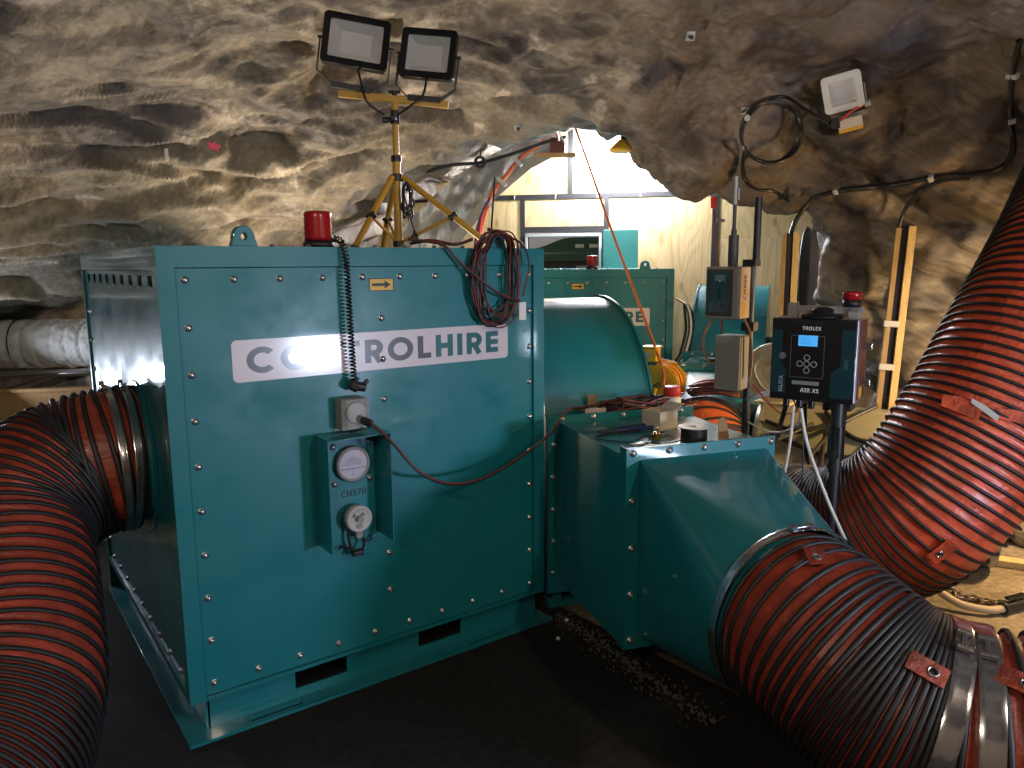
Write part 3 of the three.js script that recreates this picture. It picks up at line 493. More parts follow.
    const ey = lathe([[.008, 0], [.0135, 0], [.0145, .002], [.0125, .004], [.009, .004], [.008, 0]], 18); ey.rotateX(Math.PI / 2); ey.translate(0, len * .14, .0035); mesh('eyelet', ey.applyMatrix4(mt), M.steel, tb);
  }
  for (const [name, s, a, along, len, wid, lift, m] of o.patches ?? []) {      // tape and torn flaps lying on the hose
    const f = frameAt(F, s), rad = f.N.clone().multiplyScalar(Math.cos(a)).addScaledVector(f.B, Math.sin(a)), tg = f.B.clone().multiplyScalar(Math.cos(a)).addScaledVector(f.N, -Math.sin(a));
    const yv = f.T.clone().multiplyScalar(Math.cos(along)).addScaledVector(tg, Math.sin(along)), xv = yv.clone().cross(rad); const sh = new THREE.Shape(); sh.moveTo(-wid, -len); sh.lineTo(wid * .8, -len * .9); sh.lineTo(wid, len * .2); sh.lineTo(wid * .5, len); sh.lineTo(-wid * .9, len * .85); sh.closePath();
    const q = extrude(sh, .003); q.rotateX(lift); mesh(name, q.applyMatrix4(new THREE.Matrix4().makeBasis(xv, yv, rad).setPosition(f.P.clone().addScaledVector(rad, R + .006))), m, g);
  }
  return g;
}
const dl = (x, y, z) => cw(x, y, z);
makeDuct('dark red ribbed duct curling out of the left side of the big cabinet', [dl(-.012, .895, -.56), dl(-.1, .895, -.56), [-1.6, .87, -2.66], [-1.67, .76, -2.42], [-1.55, .59, -2.18], [-1.41, .43, -1.92], [-1.33, .33, -1.6], [-1.32, .3, -1.15], [-1.42, .29, -.6], [-1.5, .29, 0]], .262,
  { mat: M.fabricOld, pitchAt: (t) => (t < .09 ? .022 : t < .2 ? .038 : t < .4 ? .048 : t < .6 ? .024 : .036), ribW: .008, ribH: .0055, bands: [[.035, .026, .27], [.068, .026, .27]], latch: -.1, base: [-1.45, 0, -2.6] });
const rc = fw(FAN_RING.x, FAN_RING.y, FAN_RING.z), rd = fw(FAN_RING.x + .005, FAN_RING.y - .01, FAN_RING.z + .08);
makeDuct('dark red ribbed duct leaving the near fan outlet and bending right along the floor', [fw(FAN_RING.x, FAN_RING.y, FAN_RING.z - .02), rc, rd, [.945, .475, -1.995], [1.03, .42, -1.91], [1.14, .385, -1.85], [1.31, .385, -1.77], [1.6, .43, -1.62], [2.0, .46, -1.5], [2.4, .4, -1.42]], .272,
  { mat: M.fabricOld, pitchAt: (t, s) => (s < .16 ? .027 : s < .26 ? .02 : s < .43 ? .0135 : .05), ribW: .008, ribH: .006, bands: [[.014, .036, .287], [.45, .05, .281], [.555, .055, .281]], latch: .02, tabs: [[.085, .21, .5], [.37, .46, 0, .09], [.63, .3, .4, .09]], base: [1.1, 0, -1.9] });
makeDuct('bright red duct rising from the floor to the upper right corner', [[2.7, 2.28, -3.4], [2.49, 1.98, -3.24], [2.23, 1.6, -3.06], [1.985, 1.23, -2.95], [1.8, .92, -2.9], [1.6, .62, -2.92], [1.42, .44, -3.12], [1.25, .37, -3.38], [1.12, .34, -3.62]], .3,
  { mat: M.fabric, pitchAt: (t) => (t < .62 ? .036 : t < .7 ? .03 : t < .8 ? .022 : .03), ribW: .0065, tabs: [[2.06, -1.0, 0, .1]], patches: [['repair_tape', 1.66, -.39, 1.75, .055, .011, .12, M.lightGrey], ['torn_flap', 1.68, -.16, 1.5, .07, .03, .1, M.fabric], ['torn_flap', 1.64, -.68, 1.3, .05, .022, -.2, M.fabric]], base: [1.5, 0, -3.1] });
{ // far orange duct
  const a = fw2(FAN_RING.x, FAN_RING.y, FAN_RING.z - .02), b = fw2(FAN_RING.x, FAN_RING.y, FAN_RING.z + .15);
  makeDuct('orange ribbed duct on the outlet of the far fan', [a, b, [b.x + .02, .45, b.z + .12], [b.x + .04, .37, b.z + .26], [b.x + .05, .3, b.z + .42]], .284, { mat: M.orangeDuct, pitchAt: () => .042, base: [b.x, 0, b.z] });
}

// ================================================================== LAMPS
function floodBody(w, h, d) {                                // housing with a splayed recess; face along +z
  const s = roundRect(-w / 2, w / 2, -h / 2, h / 2, .02), t = .028; const ho = new THREE.Path(); const q = roundRect(-w / 2 + t, w / 2 - t, -h / 2 + t, h / 2 - t, .012).getPoints(8).reverse(); q.forEach((p, i) => (i ? ho.lineTo(p.x, p.y) : ho.moveTo(p.x, p.y))); s.holes.push(ho);
  const rim = extrude(s, d * .55, .003); rim.translate(0, 0, -d * .55); const fins = []; for (let i = 0; i < 9; i++) { const x = -w / 2 + .03 + i * (w - .06) / 8; fins.push(bx(x - .003, x + .003, -h / 2 + .03, h / 2 - .03, -d, -d * .6, .001)); }
  return join([rim, bx(-w / 2 + .004, w / 2 - .004, -h / 2 + .004, h / 2 - .004, -d * .66, -d * .52, .004), ...fins]);
}
function frustum(w0, h0, w1, h1, d) {                        // four splayed reflector faces and the back
  const A = [[-w0, h0, 0], [w0, h0, 0], [w0, -h0, 0], [-w0, -h0, 0]], B = [[-w1, h1, -d], [w1, h1, -d], [w1, -h1, -d], [-w1, -h1, -d]], p = [];
  for (let i = 0; i < 4; i++) { const j = (i + 1) % 4; p.push(...A[i], ...B[i], ...A[j], ...A[j], ...B[i], ...B[j]); } p.push(...B[0], ...B[3], ...B[1], ...B[1], ...B[3], ...B[2]);
  const g = new THREE.BufferGeometry(); g.setAttribute('position', new THREE.Float32BufferAttribute(p, 3)); g.computeVertexNormals(); return strip(g);
}
function litFlood(name, label, pos, target, spec, w, h, k) {    // a burning lamp on a short tripod
  const g = thing(name, label, 'work lamp', [pos[0], 0, pos[2]]);
  const H = pos[1]; mesh('pole', rod([0, .02, 0], [0, H - h / 2 - .02, 0], .014), M.yellowPaint, g);
  for (let i = 0; i < 3; i++) { const a = i * 2.094 + .4; mesh('leg', rod([0, Math.min(.4, H * .5), 0], [Math.cos(a) * .16, .008, Math.sin(a) * .16], .009), M.yellowPaint, g); }
  const head = mesh('lamp_housing', floodBody(w, h, .07), M.black, g); head.position.set(0, H, 0); head.lookAt(V(...target));
  const em = mesh('lit_panel', bx(-w / 2 + .03, w / 2 - .03, -h / 2 + .03, h / 2 - .03, -.03, -.022, .001), glow(spec.color, k), head);
  const L = new THREE.RectAreaLight(spec.color, spec.intensity, w - .06, h - .06); L.position.set(0, 0, .004); L.rotation.y = Math.PI; head.add(L); L.castShadow = true;
  return g;
}
litFlood('work_lamp', 'lit work lamp on a short tripod at the left rear, out of view', [-3.25, .885, -4.35], [-1.4, 2.3, -3.0], LAMP.leftFlood, .28, .22, 30);
litFlood('work_lamp', 'lit cool work lamp on a tripod to the right of the camera, out of view', [2.75, .87, -.5], [.4, 1.3, -2.6], LAMP.rightFlood, .42, .24, 11);
litFlood('work_lamp', 'lit warm work lamp behind the bright red duct, out of view', [2.8, 1.3, -3.3], [2.1, .5, -4.0], LAMP.warmFlood, .26, .2, 20);
litFlood('work_lamp', 'lit warm work lamp on the floor behind the big cabinet, hidden by it', [-1.15, .7, -5.0], [-1.1, 2.6, -4.6], LAMP.rearFlood, .3, .22, 20);
function tubeLamp(name, label, a, b, spec, k) {
  a = v3(a); b = v3(b); const m = a.clone().add(b).multiplyScalar(.5); const g = thing(name, label, 'batten light', [m.x, m.y, m.z]); const la = a.clone().sub(m), lb = b.clone().sub(m), up = V(0, .035, 0);
  mesh('batten_body', bar(la.clone().add(up), lb.clone().add(up), .07, .03), M.lightGrey, g);
  mesh('light_tube', rod(la, lb, .016, 12), glow(spec.color, k), g);
  const n = 3; for (let i = 0; i < n; i++) { const L = new THREE.PointLight(spec.color, spec.intensity / n, 0, 2); L.position.copy(la.clone().lerp(lb, (i + .5) / n)).add(V(0, -.045, .02)); L.castShadow = true; L.shadow.radius = 2; g.add(L); }
  return g;
}
const pwl = (x, y, z) => V(x, y, z).applyAxisAngle(V(0, 1, 0), PW.yaw).add(V(PW.x, 0, PW.z));
tubeLamp('batten_light', 'bright batten light under the rock at the top of the plywood', pwl(-.16, 2.7, .16), pwl(.5, 2.7, .16), LAMP.backTube, 14);
tubeLamp('batten_light', 'roof batten light behind the camera on the right, out of view', [1.9, 2.62, -.2], [2.3, 2.62, .7], LAMP.roofTube, 8);
tubeLamp('batten_light', 'roof batten light behind the camera on the left, out of view', [-1.4, 2.75, .8], [-.4, 2.75, 1.2], LAMP.roofTube, 8);

// ================================================================== ON THE BIG CABINET
const TOP = CAB.p[1] + CAB.H;
{ // twin work light on a yellow tripod, switched off
  const o = cw(1.385, 0, -1.05); const g = thing('tripod_work_light', 'yellow tripod with two switched-off floodlights standing on the big cabinet', 'work light', [o.x, TOP + .0005, o.z]);
  const yp = M.yellowPaint;
  mesh('mast', join([rod([0, .02, 0], [0, .48, 0], .021), rod([0, .48, 0], [0, .75, 0], .0165)]), yp, g);
  mesh('mast_collar', rod([0, .36, 0], [0, .395, 0], .03), M.black, g); mesh('mast_collar', rod([0, .455, 0], [0, .485, 0], .027), M.black, g); mesh('mast_collar', join([rod([0, .64, 0], [0, .705, 0], .024), rod([0, .66, 0], [.0, .66, .06], .012, 10), rod([-.06, .655, .02], [0, .665, 0], .014, 10)]), M.black, g);
  const feet = [[-.19, .012, .22], [.5, .012, .12], [-.13, .012, -.26]];
  for (const f of feet) { const top = V(f[0], 0, f[2]).normalize().multiplyScalar(.03).setY(.38); mesh('leg', rod(f, top, .0155), yp, g); const m = v3(f).lerp(top, .45); mesh('brace', rod([0, .045, 0], m, .0085, 8), yp, g); mesh('leg_clamp', rod(m.clone().add(V(-.02, -.012, 0)), m.clone().add(V(.02, .012, 0)), .019, 10), M.black, g); mesh('rubber_foot', rod(V(f[0], 0.0, f[2]), V(f[0] * .97, .03, f[2] * .97), .02, 10), M.black, g); }
  mesh('mast_hub', rod([0, .03, 0], [0, .06, 0], .03), M.black, g);
  const cy = .755; const cb = mesh('crossbar', bar([-.28, cy + .035, 0], [.27, cy - .025, 0], .035, .028), yp, g);
  mesh('wing_knob', join([rod([.0, cy + .012, 0], [.0, cy + .045, 0], .013, 10), bx(-.03, .03, cy + .032, cy + .048, -.008, .008, .004)]), M.black, g);
  const heads = [[-.178, 1.03, .32, .245, -.16, .17], [.175, .97, .275, .235, -.13, -.12]];
  heads.forEach(([x, y, w, h, roll, yaw], i) => {
    const hd = mesh('floodlight', floodBody(w, h, .075), M.blackGloss, g); hd.position.set(x, y, .03); hd.rotation.set(-.12, yaw, roll * .9, 'YXZ');
    mesh('reflector', frustum(w / 2 - .029, h / 2 - .029, w * .24, h * .22, .034), M.reflector, hd).position.z = -.003;
    const m = mesh('led_board', bx(-w * .235, w * .235, -h * .215, h * .215, -.037, -.034, .0005), std(lin(.7, .66, .6), .5), hd);
    mesh('glass', bx(-w / 2 + .03, w / 2 - .03, -h / 2 + .03, h / 2 - .03, -.003, -.001, 0), M.lens, hd);
    const bw = w / 2 + .014; mesh('bracket', join([bar([-bw, .0, -.03], [-bw, -h / 2 - .04, -.03], .006, .03), bar([bw, 0, -.03], [bw, -h / 2 - .04, -.03], .006, .03), bar([-bw, -h / 2 - .04, -.03], [-bw * .55, -h / 2 - .095, -.03], .006, .03), bar([bw, -h / 2 - .04, -.03], [bw * .55, -h / 2 - .095, -.03], .006, .03), bar([-bw * .56, -h / 2 - .095, -.03], [bw * .56, -h / 2 - .095, -.03], .03, .006), rod([-bw - .012, 0, -.03], [-bw + .02, 0, -.03], .009, 8), rod([bw - .02, 0, -.03], [bw + .012, 0, -.03], .009, 8)]), M.darkGrey, hd);
    mesh('lead', tube(i ? [[x - .01, y - h / 2, .01], [x - .03, y - .2, .03], [x - .08, cy - .03, .05], [.02, .68, .03]] : [[x, y - h / 2, .01], [x + .02, y - .2, .03], [x + .05, cy - .02, .06], [-.05, .68, .03]], .006, 60, 6), M.black, hd.parent);
  });
  // bundled lead hanging on the mast
  const lp = []; for (let i = 0; i < 46; i++) { const a = i * .62, r = .035 + .012 * Math.sin(i * 2.3); lp.push([.055 + .6 * r * Math.cos(a) + .008 * Math.sin(i), .26 + 2.2 * r * Math.sin(a), .035 + .01 * Math.sin(i * 1.7)]); } lp.push([.07, .17, .04], [.085, .12, .04], [.09, .09, .04]);
  mesh('bundled_lead', tube(lp, .0045, 90, 5), M.black, g);
  mesh('mains_plug', join([bx(.072, .108, .055, .09, .03, .055, .008), rod([.09, .085, .042], [.09, .11, .042], .009, 8)]), M.black, g);
}
function beacon(label, p, yaw, s = 1) {
  const g = thing('warning_beacon', label, 'beacon', [p.x, p.y, p.z], yaw);
  mesh('base', lathe([[0, 0], [.046 * s, 0], [.046 * s, .012], [.04 * s, .022], [0, .022]], 28), M.black, g);
  const pr = [[.0, .02]]; for (let i = 0; i <= 8; i++) pr.push([.0415 * s - (i % 2) * .0015, .022 + i * .01 * s]); pr.push([.036 * s, .106 * s], [0, .108 * s]);
  mesh('lens', lathe(pr, 30), M.redPlastic, g); mesh('lamp', lathe([[0, .024], [.022 * s, .026], [.022 * s, .07], [.012 * s, .085], [0, .088]], 18), std(lin(.35, .02, .02), .3), g);
  return g;
}
beacon('red cylindrical beacon on top of the big cabinet', cw(.545, CAB.H + .0005, -.06), .3, 1.15);
beacon('red beacon on top of the far cabinet', V(.64, FARC.H + .0005, -6.1), 0, 1.0);
{ // black coiled lead from the beacon to the socket
  const pts = [], a = cw(.575, CAB.H + .02, -.05), path = curve([a, cw(.595, CAB.H + .028, -.02), cw(.607, CAB.H - .02, .022), cw(.612, CAB.H - .25, .026), cw(.618, 1.17, .028)]); const L = path.getLength(), turns = 46, N = turns * 12; const fr = path.computeFrenetFrames(N);
  for (let i = 0; i <= N; i++) { const u = i / N, p = path.getPointAt(u), t = i / 12 * Math.PI * 2; pts.push(p.addScaledVector(fr.normals[i], Math.cos(t) * .0095).addScaledVector(fr.binormals[i], Math.sin(t) * .0095)); }
  const c = new THREE.CatmullRomCurve3(pts); const b = cw(.6, 1.2, 0); const g = thing('coiled_lead', 'black coiled spring lead hanging down the front of the big cabinet', 'cable', [b.x, b.y, b.z]);
  const tg = strip(new THREE.TubeGeometry(c, N, .0034, 5)); tg.translate(-b.x, -b.y, -b.z); mesh('coil', tg, M.blackGloss, g);
  const pl = join([rod(cw(.612, 1.175, .03), cw(.655, 1.165, .035), .017, 12), bar(cw(.6, 1.18, .03), cw(.63, 1.165, .035), .03, .03), rod(cw(.65, 1.175, .035), cw(.668, 1.19, .035), .008, 8)]); pl.translate(-b.x, -b.y, -b.z); mesh('plug', pl, M.black, g);
}
// twin-core cable: dark sheath with a red core beside it
function twin(name, label, pts, r, cat = 'cable', sep = V(0, r * 1.5, 0)) {
  const b = v3(pts[0]); const P = pts.map((p) => v3(p).sub(b)); const g = thing(name, label, cat, [b.x, b.y, b.z]);
  mesh('black_core', tube(P, r, 60, 6), M.black, g); mesh('red_core', tube(P.map((p) => p.clone().add(sep)), r, 60, 6), M.redWire, g); return g;
}
{ // hank of twin cable hung over the top edge
  const b = cw(1.22, 1.4, .02); const g = thing('cable_hank', 'hank of dark red twin cable hung over the top edge of the big cabinet', 'cable', [b.x, b.y, b.z]);
  const loops = [[], []];
  for (let k = 0; k < 8; k++) for (const c of [0, 1]) {
    const pts = []; const cx = 1.235 + rr(-.022, .022), rw = .088 + rr(-.03, .028), y0 = 1.355 + rr(-.01, .07), y1 = 1.715 + rr(-.012, .016);
    for (let i = 0; i < 26; i++) { const a = i / 26 * Math.PI * 2, sy = Math.sin(a), cxx = Math.cos(a); const y = (y0 + y1) / 2 + (y1 - y0) / 2 * Math.sign(sy) * Math.pow(Math.abs(sy), .8); const zz = y > CAB.H - .02 ? .014 + .03 * Math.sin((y - CAB.H + .02) * 20) : .014; pts.push(cw(cx + rw * Math.sign(cxx) * Math.pow(Math.abs(cxx), .8) + .006 * Math.sin(i * 1.3 + k), y, zz + k * .0035 + c * .004).sub(b)); }
    loops[c].push(tube(pts, .0032, 60, 5, true));
  }
  mesh('black_cores', join(loops[0]), M.black, g); mesh('red_cores', join(loops[1]), M.redWire, g);
  const t1 = [cw(1.13, 1.69, .03), cw(1.05, 1.67, .03), cw(.98, 1.685, -.03), cw(.93, 1.675, -.1)], t2 = [cw(.9, 1.69, -.06), cw(1.0, 1.668, .02), cw(1.06, 1.61, .03), cw(1.15, 1.53, .06), cw(1.25, 1.47, .062), cw(1.345, 1.445, .045)], t3 = [cw(1.2, 1.73, .03), cw(1.3, 1.7, .045), cw(1.37, 1.66, .045), cw(1.395, 1.58, .04), cw(1.36, 1.47, .045)];
  for (const [c, m] of [[0, M.black], [1, M.redWire]]) mesh('loose_end', join([t1, t2, t3].map((t) => tube(t.map((p) => p.clone().sub(b).add(V(0, c * .006, 0))), .0034, 60, 6))), m, g);
  const tg = bx(-.017, .017, -.042, .03, -.004, .004, .001); tg.rotateY(CAB.yaw); const tp = cw(1.352, 1.415, .05).sub(b); tg.translate(tp.x, tp.y, tp.z); mesh('paper_tag', tg, M.white, g);
}
twin('twin_cable', 'dark red twin cable sagging from the socket box across to the fan outlet', [cw(.64, 1.045, .105), cw(.69, .98, .16), cw(.77, .87, .2), cw(.89, .8, .2), cw(1.05, .775, .16), cw(1.2, .79, .12), cw(1.36, .84, .1), cw(1.47, .9, .1), fw(-.02, .955, .04), fw(.1, .955, -.02), fw(.24, .968, -.05), fw(.34, .98, -.07)], .0038);

// ================================================================== ON THE NEAR FAN OUTLET
const TY = .8985;
function onFan(name, label, cat, geo, mat, x, z, yaw = 0, group, y = TY) { const p = fw(x, y, z); return solo(name, label, cat, geo, mat, [p.x, p.y, p.z], FAN.yaw + yaw, group); }
function onFanG(name, label, cat, x, z, yaw = 0, y = TY) { const p = fw(x, y, z); return thing(name, label, cat, [p.x, p.y, p.z], FAN.yaw + yaw); }
{ // bundle of red and black cable behind the rear flange
  const g = onFanG('cable_bundle', 'bundle of red and black cable lying along the fan outlet', 'cable', .4, -.065, 0, .8935); const a = [[], [], []];
  for (let k = 0; k < 21; k++) { const y = .012 + (k % 5) * .0125 + rr(0, .006), z = (Math.floor(k / 5) - 2) * .017 + rr(-.008, .008), pts = []; for (let i = 0; i <= 8; i++) { const t = i / 8 - .5; pts.push([t * .42, y + .028 * Math.max(0, t) + .014 * Math.sin(i * .9 + k), z + .02 * Math.sin(i * .7 + k * .5) * (1 - Math.abs(t))]); } a[k % 3 === 0 ? 0 : k % 7 === 1 ? 2 : 1].push(tube(pts, .0056, 40, 6)); }
  mesh('black_cables', join(a[0]), M.black, g); mesh('red_cables', join(a[1]), M.redWire, g); mesh('pale_cables', join(a[2]), std(lin(.55, .3, .27), .5), g);
  for (const x of [-.12, .06]) mesh('cable_tie', tube([[x, 0.004, .04], [x + .012, .075, .02], [x + .01, .08, -.03], [x, .005, -.045]], .004, 80, 5, true), M.black, g);
}
{ // opened small carton at the left
  const g = onFanG('carton', 'small open white carton beside the scroll of the near fan', 'box', .155, -.062, -.15, .8935); const w = .05, h = .055, d = .035, t = .002;
  mesh('box_walls', join([bx(-w, w, 0, t, -d, d, 0), bx(-w, w, t, h, d - t, d, 0), bx(-w, w, t, h, -d, -d + t, 0), bx(-w, -w + t, t, h, -d, d, 0), bx(w - t, w, t, h, -d, d, 0)]), M.card, g); mesh('flap', join([bx(-.018, .02, h, h + .05, -d, -d + t, 0), bx(-w - .022, -w, h - .01, h - .008, -d, d, 0)]), M.cardBrown, g);
}
{
  const g = onFanG('carton', 'open white carton with folded flaps in the middle of the fan outlet', 'box', .335, .23, .35); const w = .058, h = .078, d = .05, t = .002;
  mesh('box_walls', join([bx(-w, w, 0, t, -d, d, 0), bx(-w, w, t, h, d - t, d, 0), bx(-w, w, t, h, -d, -d + t, 0), bx(-w, -w + t, t, h, -d, d, 0), bx(w - t, w, t, h, -d, d, 0)]), M.card, g);
  const f = bx(-.0, .045, -.001, .001, -.045, .045, 0); f.rotateZ(.5); f.translate(w, h - .002, 0); const f2 = bx(-.05, .05, -.04, 0, -.001, .001, 0); f2.rotateX(.25); f2.translate(0, h, d + .002); mesh('flap', join([f, f2]), M.card, g);
}
{
  const g = onFanG('sealant_tub', 'small white tub with a red lid behind the cartons', 'tub', .56, -.06, 0, .8935); mesh('tub', lathe([[0, 0], [.04, 0], [.042, .01], [.042, .07], [.036, .082], [0, .084]], 28), M.white, g); mesh('lid', lathe([[0, .128], [.034, .128], [.04, .12], [.041, .084], [.03, .08], [0, .08]], 28), M.redBright, g);
}
{ // cable spool
  const g = onFanG('wire_spool', 'spool of black wire with a pale plastic flange', 'spool', .31, .545); const fl = lathe([[.012, 0], [.058, 0], [.059, .002], [.058, .004], [.012, .004], [.012, 0]], 36); mesh('flange', fl, std(lin(.55, .55, .56), .25), g); mesh('flange', fl.clone().translate(0, .066, 0), std(lin(.6, .6, .62), .2), g);
  const wnd = []; for (let i = 0; i < 13; i++) { const t = new THREE.TorusGeometry(.049, .0026, 6, 36); t.rotateX(Math.PI / 2); t.translate(0, .0065 + i * .0046, 0); wnd.push(strip(t)); } mesh('wound_wire', join([lathe([[.0125, .004], [.047, .004], [.047, .066], [.0125, .066], [.0125, .004]], 28), ...wnd]), M.black, g);
  mesh('loose_wire', tube([[-.045, .03, .02], [-.1, .012, .0], [-.18, .004, -.06], [-.3, .004, -.15], [-.32, .004, -.22], [-.22, .004, -.26], [-.1, .004, -.25]], .0026, 60, 6), M.black, g);
}
{ // standing piece of card
  const g = onFanG('card_flap', 'torn brown card standing beside the wire spool', 'card', .455, .53, .2); const s = new THREE.Shape(); s.moveTo(-.028, 0); s.lineTo(.03, 0); s.lineTo(.022, .075); s.lineTo(.002, .092); s.lineTo(-.024, .082); s.closePath(); const u = extrude(s, .002); u.rotateX(-.12); mesh('upright', u, M.cardBrown, g); mesh('foot', bx(-.045, .03, 0, .0022, .0, .045, 0), std(lin(.5, .33, .14), .85), g);
}
{ // pliers
  const g = onFanG('pliers', 'pliers with blue handles lying on the fan outlet', 'pliers', .13, .26, .12); mesh('jaw', join([bx(-.1, -.02, .004, .014, -.012, .012, .005), rod([-.025, .003, 0], [-.025, .016, 0], .014, 12)]), M.darkGrey, g);
  for (const s of [-1, 1]) mesh('handle', tube([[-.02, .01, s * .004], [.04, .012, s * .018], [.11, .012, s * .02], [.15, .012, s * .026]], .0085, 90, 8), std(lin(.02, .03, .11), .4), g);
}
{ // terminal parts
  const g = onFanG('terminal_block', 'small brass terminal with stripped wires', 'connector', .215, .42, .5); mesh('block', join([bx(-.022, .022, .0, .022, -.012, .012, .003), rod([-.012, .02, 0], [-.012, .03, 0], .006, 8), rod([.012, .02, 0], [.012, .045, 0], .005, 8)]), M.brass, g);
  mesh('wire_tails', join([tube([[-.02, .01, 0], [-.06, .02, -.01], [-.1, .006, -.03]], .003, 120, 5), tube([[-.02, .012, .006], [-.05, .03, .02], [-.09, .008, .02]], .003, 120, 5), tube([[.02, .01, 0], [.07, .012, -.02], [.12, .004, -.01]], .003, 120, 5)]), M.black, g); mesh('pale_tail', tube([[.02, .012, .004], [.05, .02, .02], [.08, .006, .03]], .003, 120, 5), M.white, g);
}
onFan('ferrule_bag', 'tiny clear bag of ferrules near the left edge of the fan outlet', 'bag', bx(-.03, .03, 0, .008, -.014, .014, .004), std(lin(.55, .56, .55), .3), .095, .49, .2);
tubeLamp('batten_light', 'batten light in the chamber behind the doorway, out of view', pwl(-1.6, 2.6, -1.2), pwl(-.9, 2.6, -1.2), { color: 0xffffff, intensity: 5 }, 6);

// ================================================================== MONITORS ON POLES
{ // dust monitor
  const yaw = -.6, o = V(1.01, 0, -2.95), ux = V(Math.cos(yaw), 0, -Math.sin(yaw)); const W = .31, Hh = .315, Dp = .16, yb = 1.075; const c = o.clone().addScaledVector(ux, W * .8);
  const g = thing('dust_monitor', 'black and teal dust monitor with a blue screen on a black pole', 'monitor', [c.x, 0, c.z], yaw); const X0 = -W * .8, X1 = W * .2;
  mesh('pole', join([rod([0, .02, -.05], [0, .85, -.05], .019), rod([0, .8, -.05], [0, 1.09, -.05], .024)]), M.black, g); mesh('pole_collar', rod([0, .86, -.05], [0, .98, -.05], .031), M.blackGloss, g);
  mesh('foot_plate', lathe([[0, 0], [.16, 0], [.16, .012], [.03, .03], [0, .03]], 28).translate(0, 0, -.05), M.black, g);
  mesh('case', bx(X0, X1, yb, yb + Hh, -Dp, -.012, .006), std(lin(.5, .46, .47), .4, { metalness: .5 }), g);
  const face = bx(X0 + .002, X1 - .002, yb, yb + Hh, -.012, 0, .004); flatUV(face, X0, X1, yb, yb + Hh);
  mesh('front_plate', face, phys(0xffffff, .35, { clearcoat: .3, map: canvasTex(1024, 1024, (c) => {
    c.fillStyle = '#0a0c0f'; c.fillRect(0, 0, 1024, 1024); c.fillStyle = '#07323a'; c.beginPath(); c.moveTo(20, 150); c.lineTo(140, 150); c.lineTo(140, 560); c.lineTo(200, 640); c.lineTo(200, 940); c.lineTo(20, 940); c.fill(); c.beginPath(); c.moveTo(1004, 120); c.lineTo(850, 120); c.lineTo(850, 560); c.lineTo(740, 660); c.lineTo(740, 960); c.lineTo(1004, 960); c.fill();
    c.strokeStyle = '#5b6468'; c.lineWidth = 6; c.strokeRect(250, 210, 400, 520); c.fillStyle = '#15181b'; c.fillRect(300, 20, 360, 50);
    c.fillStyle = '#d5d9dc'; c.font = 'bold 62px sans-serif'; c.textAlign = 'center'; c.fillText('TROLEX', 490, 140); c.font = 'bold 74px sans-serif'; c.fillText('AIR XS', 500, 915);
    c.fillStyle = '#7d868b'; c.fillRect(280, 775, 330, 48); c.fillStyle = '#c9cfd3'; c.save(); c.translate(165, 930); c.rotate(-Math.PI / 2); c.font = 'bold 66px sans-serif'; c.textAlign = 'left'; c.fillStyle = '#8fa3a8'; c.fillText('SILICA', 0, 0); c.restore();
    c.strokeStyle = '#9aa3a7'; c.lineWidth = 9; for (const [x, y, r] of [[450, 560, 34], [450, 480, 34], [450, 640, 34], [365, 560, 34], [535, 560, 34]]) { c.beginPath(); c.arc(x, y, r, 0, 7); c.stroke(); }
    c.beginPath(); c.arc(150, 470, 42, 0, 7); c.fillStyle = '#5b676b'; c.fill(); c.fillStyle = '#42666c'; for (let i = 0; i < 6; i++) c.fillRect(890, 480 + i * 22, 46, 9);
  }) }), g);
  const sx = X0 + W * .33, sy = yb + Hh * .67; const scr = bx(sx, sx + W * .225, sy, sy + Hh * .13, 0, .002, .0005); flatUV(scr, sx, sx + W * .225, sy, sy + Hh * .13);
  const st = canvasTex(256, 128, (c) => { c.fillStyle = '#4fb4ff'; c.fillRect(0, 0, 256, 128); c.fillStyle = '#2f8be0'; for (let i = 0; i < 4; i++) c.fillRect(30, 24 + i * 24, 120 + (i * 37) % 70, 8); }); mesh('screen', scr, new THREE.MeshStandardMaterial({ color: 0x000000, emissive: 0xffffff, emissiveMap: st, emissiveIntensity: .8, roughness: .4 }), g);
  mesh('side_cover', bx(X1, X1 + .006, yb + .01, yb + Hh - .004, -Dp, -.04, .002), std(lin(.1, .016, .02), .3, { metalness: .2 }), g);
  { const l = bx(X1 + .006, X1 + .007, yb + .02, yb + .06, -.1, -.055, 0); mesh('warning_label', l, M.yellow, g); }
  mesh('top_bracket', join([bx(X0 + .05, X1 - .0, yb + Hh + .018, yb + Hh + .045, -.1, -.07, .002), bx(X0 + .04, X0 + .075, yb + Hh, yb + Hh + .055, -.11, -.06, .003), bx(X1 - .05, X1 - .01, yb + Hh, yb + Hh + .03, -.11, -.06, .003)]), M.grey, g);
  mesh('air_inlet', lathe([[0, 0], [.075, 0], [.075, .012], [.04, .018], [.04, .034], [.02, .042], [0, .042]], 28).translate(X0 + .17, yb + Hh, -.06), M.black, g);
  const bc = mesh('beacon_base', lathe([[0, 0], [.032, 0], [.032, .026], [0, .026]], 24).translate(X1 - .04, yb + Hh + .045, -.07), M.black, g); mesh('beacon_lens', lathe([[0, .026], [.033, .026], [.034, .05], [.029, .058], [0, .058]], 24).translate(X1 - .04, yb + Hh + .045, -.07), M.redPlastic, bc);
  for (const x of [X0 + .05, X0 + .1, X0 + .145, X0 + .2]) mesh('cable_gland', rod([x, yb - .04, -.07], [x, yb + .002, -.07], .013, 12), M.blackGloss, g);
  mesh('power_box', bx(X1 - .1, X1 - .015, yb - .035, yb, -.12, -.05, .004), M.black, g);
  for (const y of [.2, .06]) mesh('wall_stay', bx(X1, X1 + .035, yb + y, yb + y + .025, -.12, -.1, .002), M.steel, g);
}
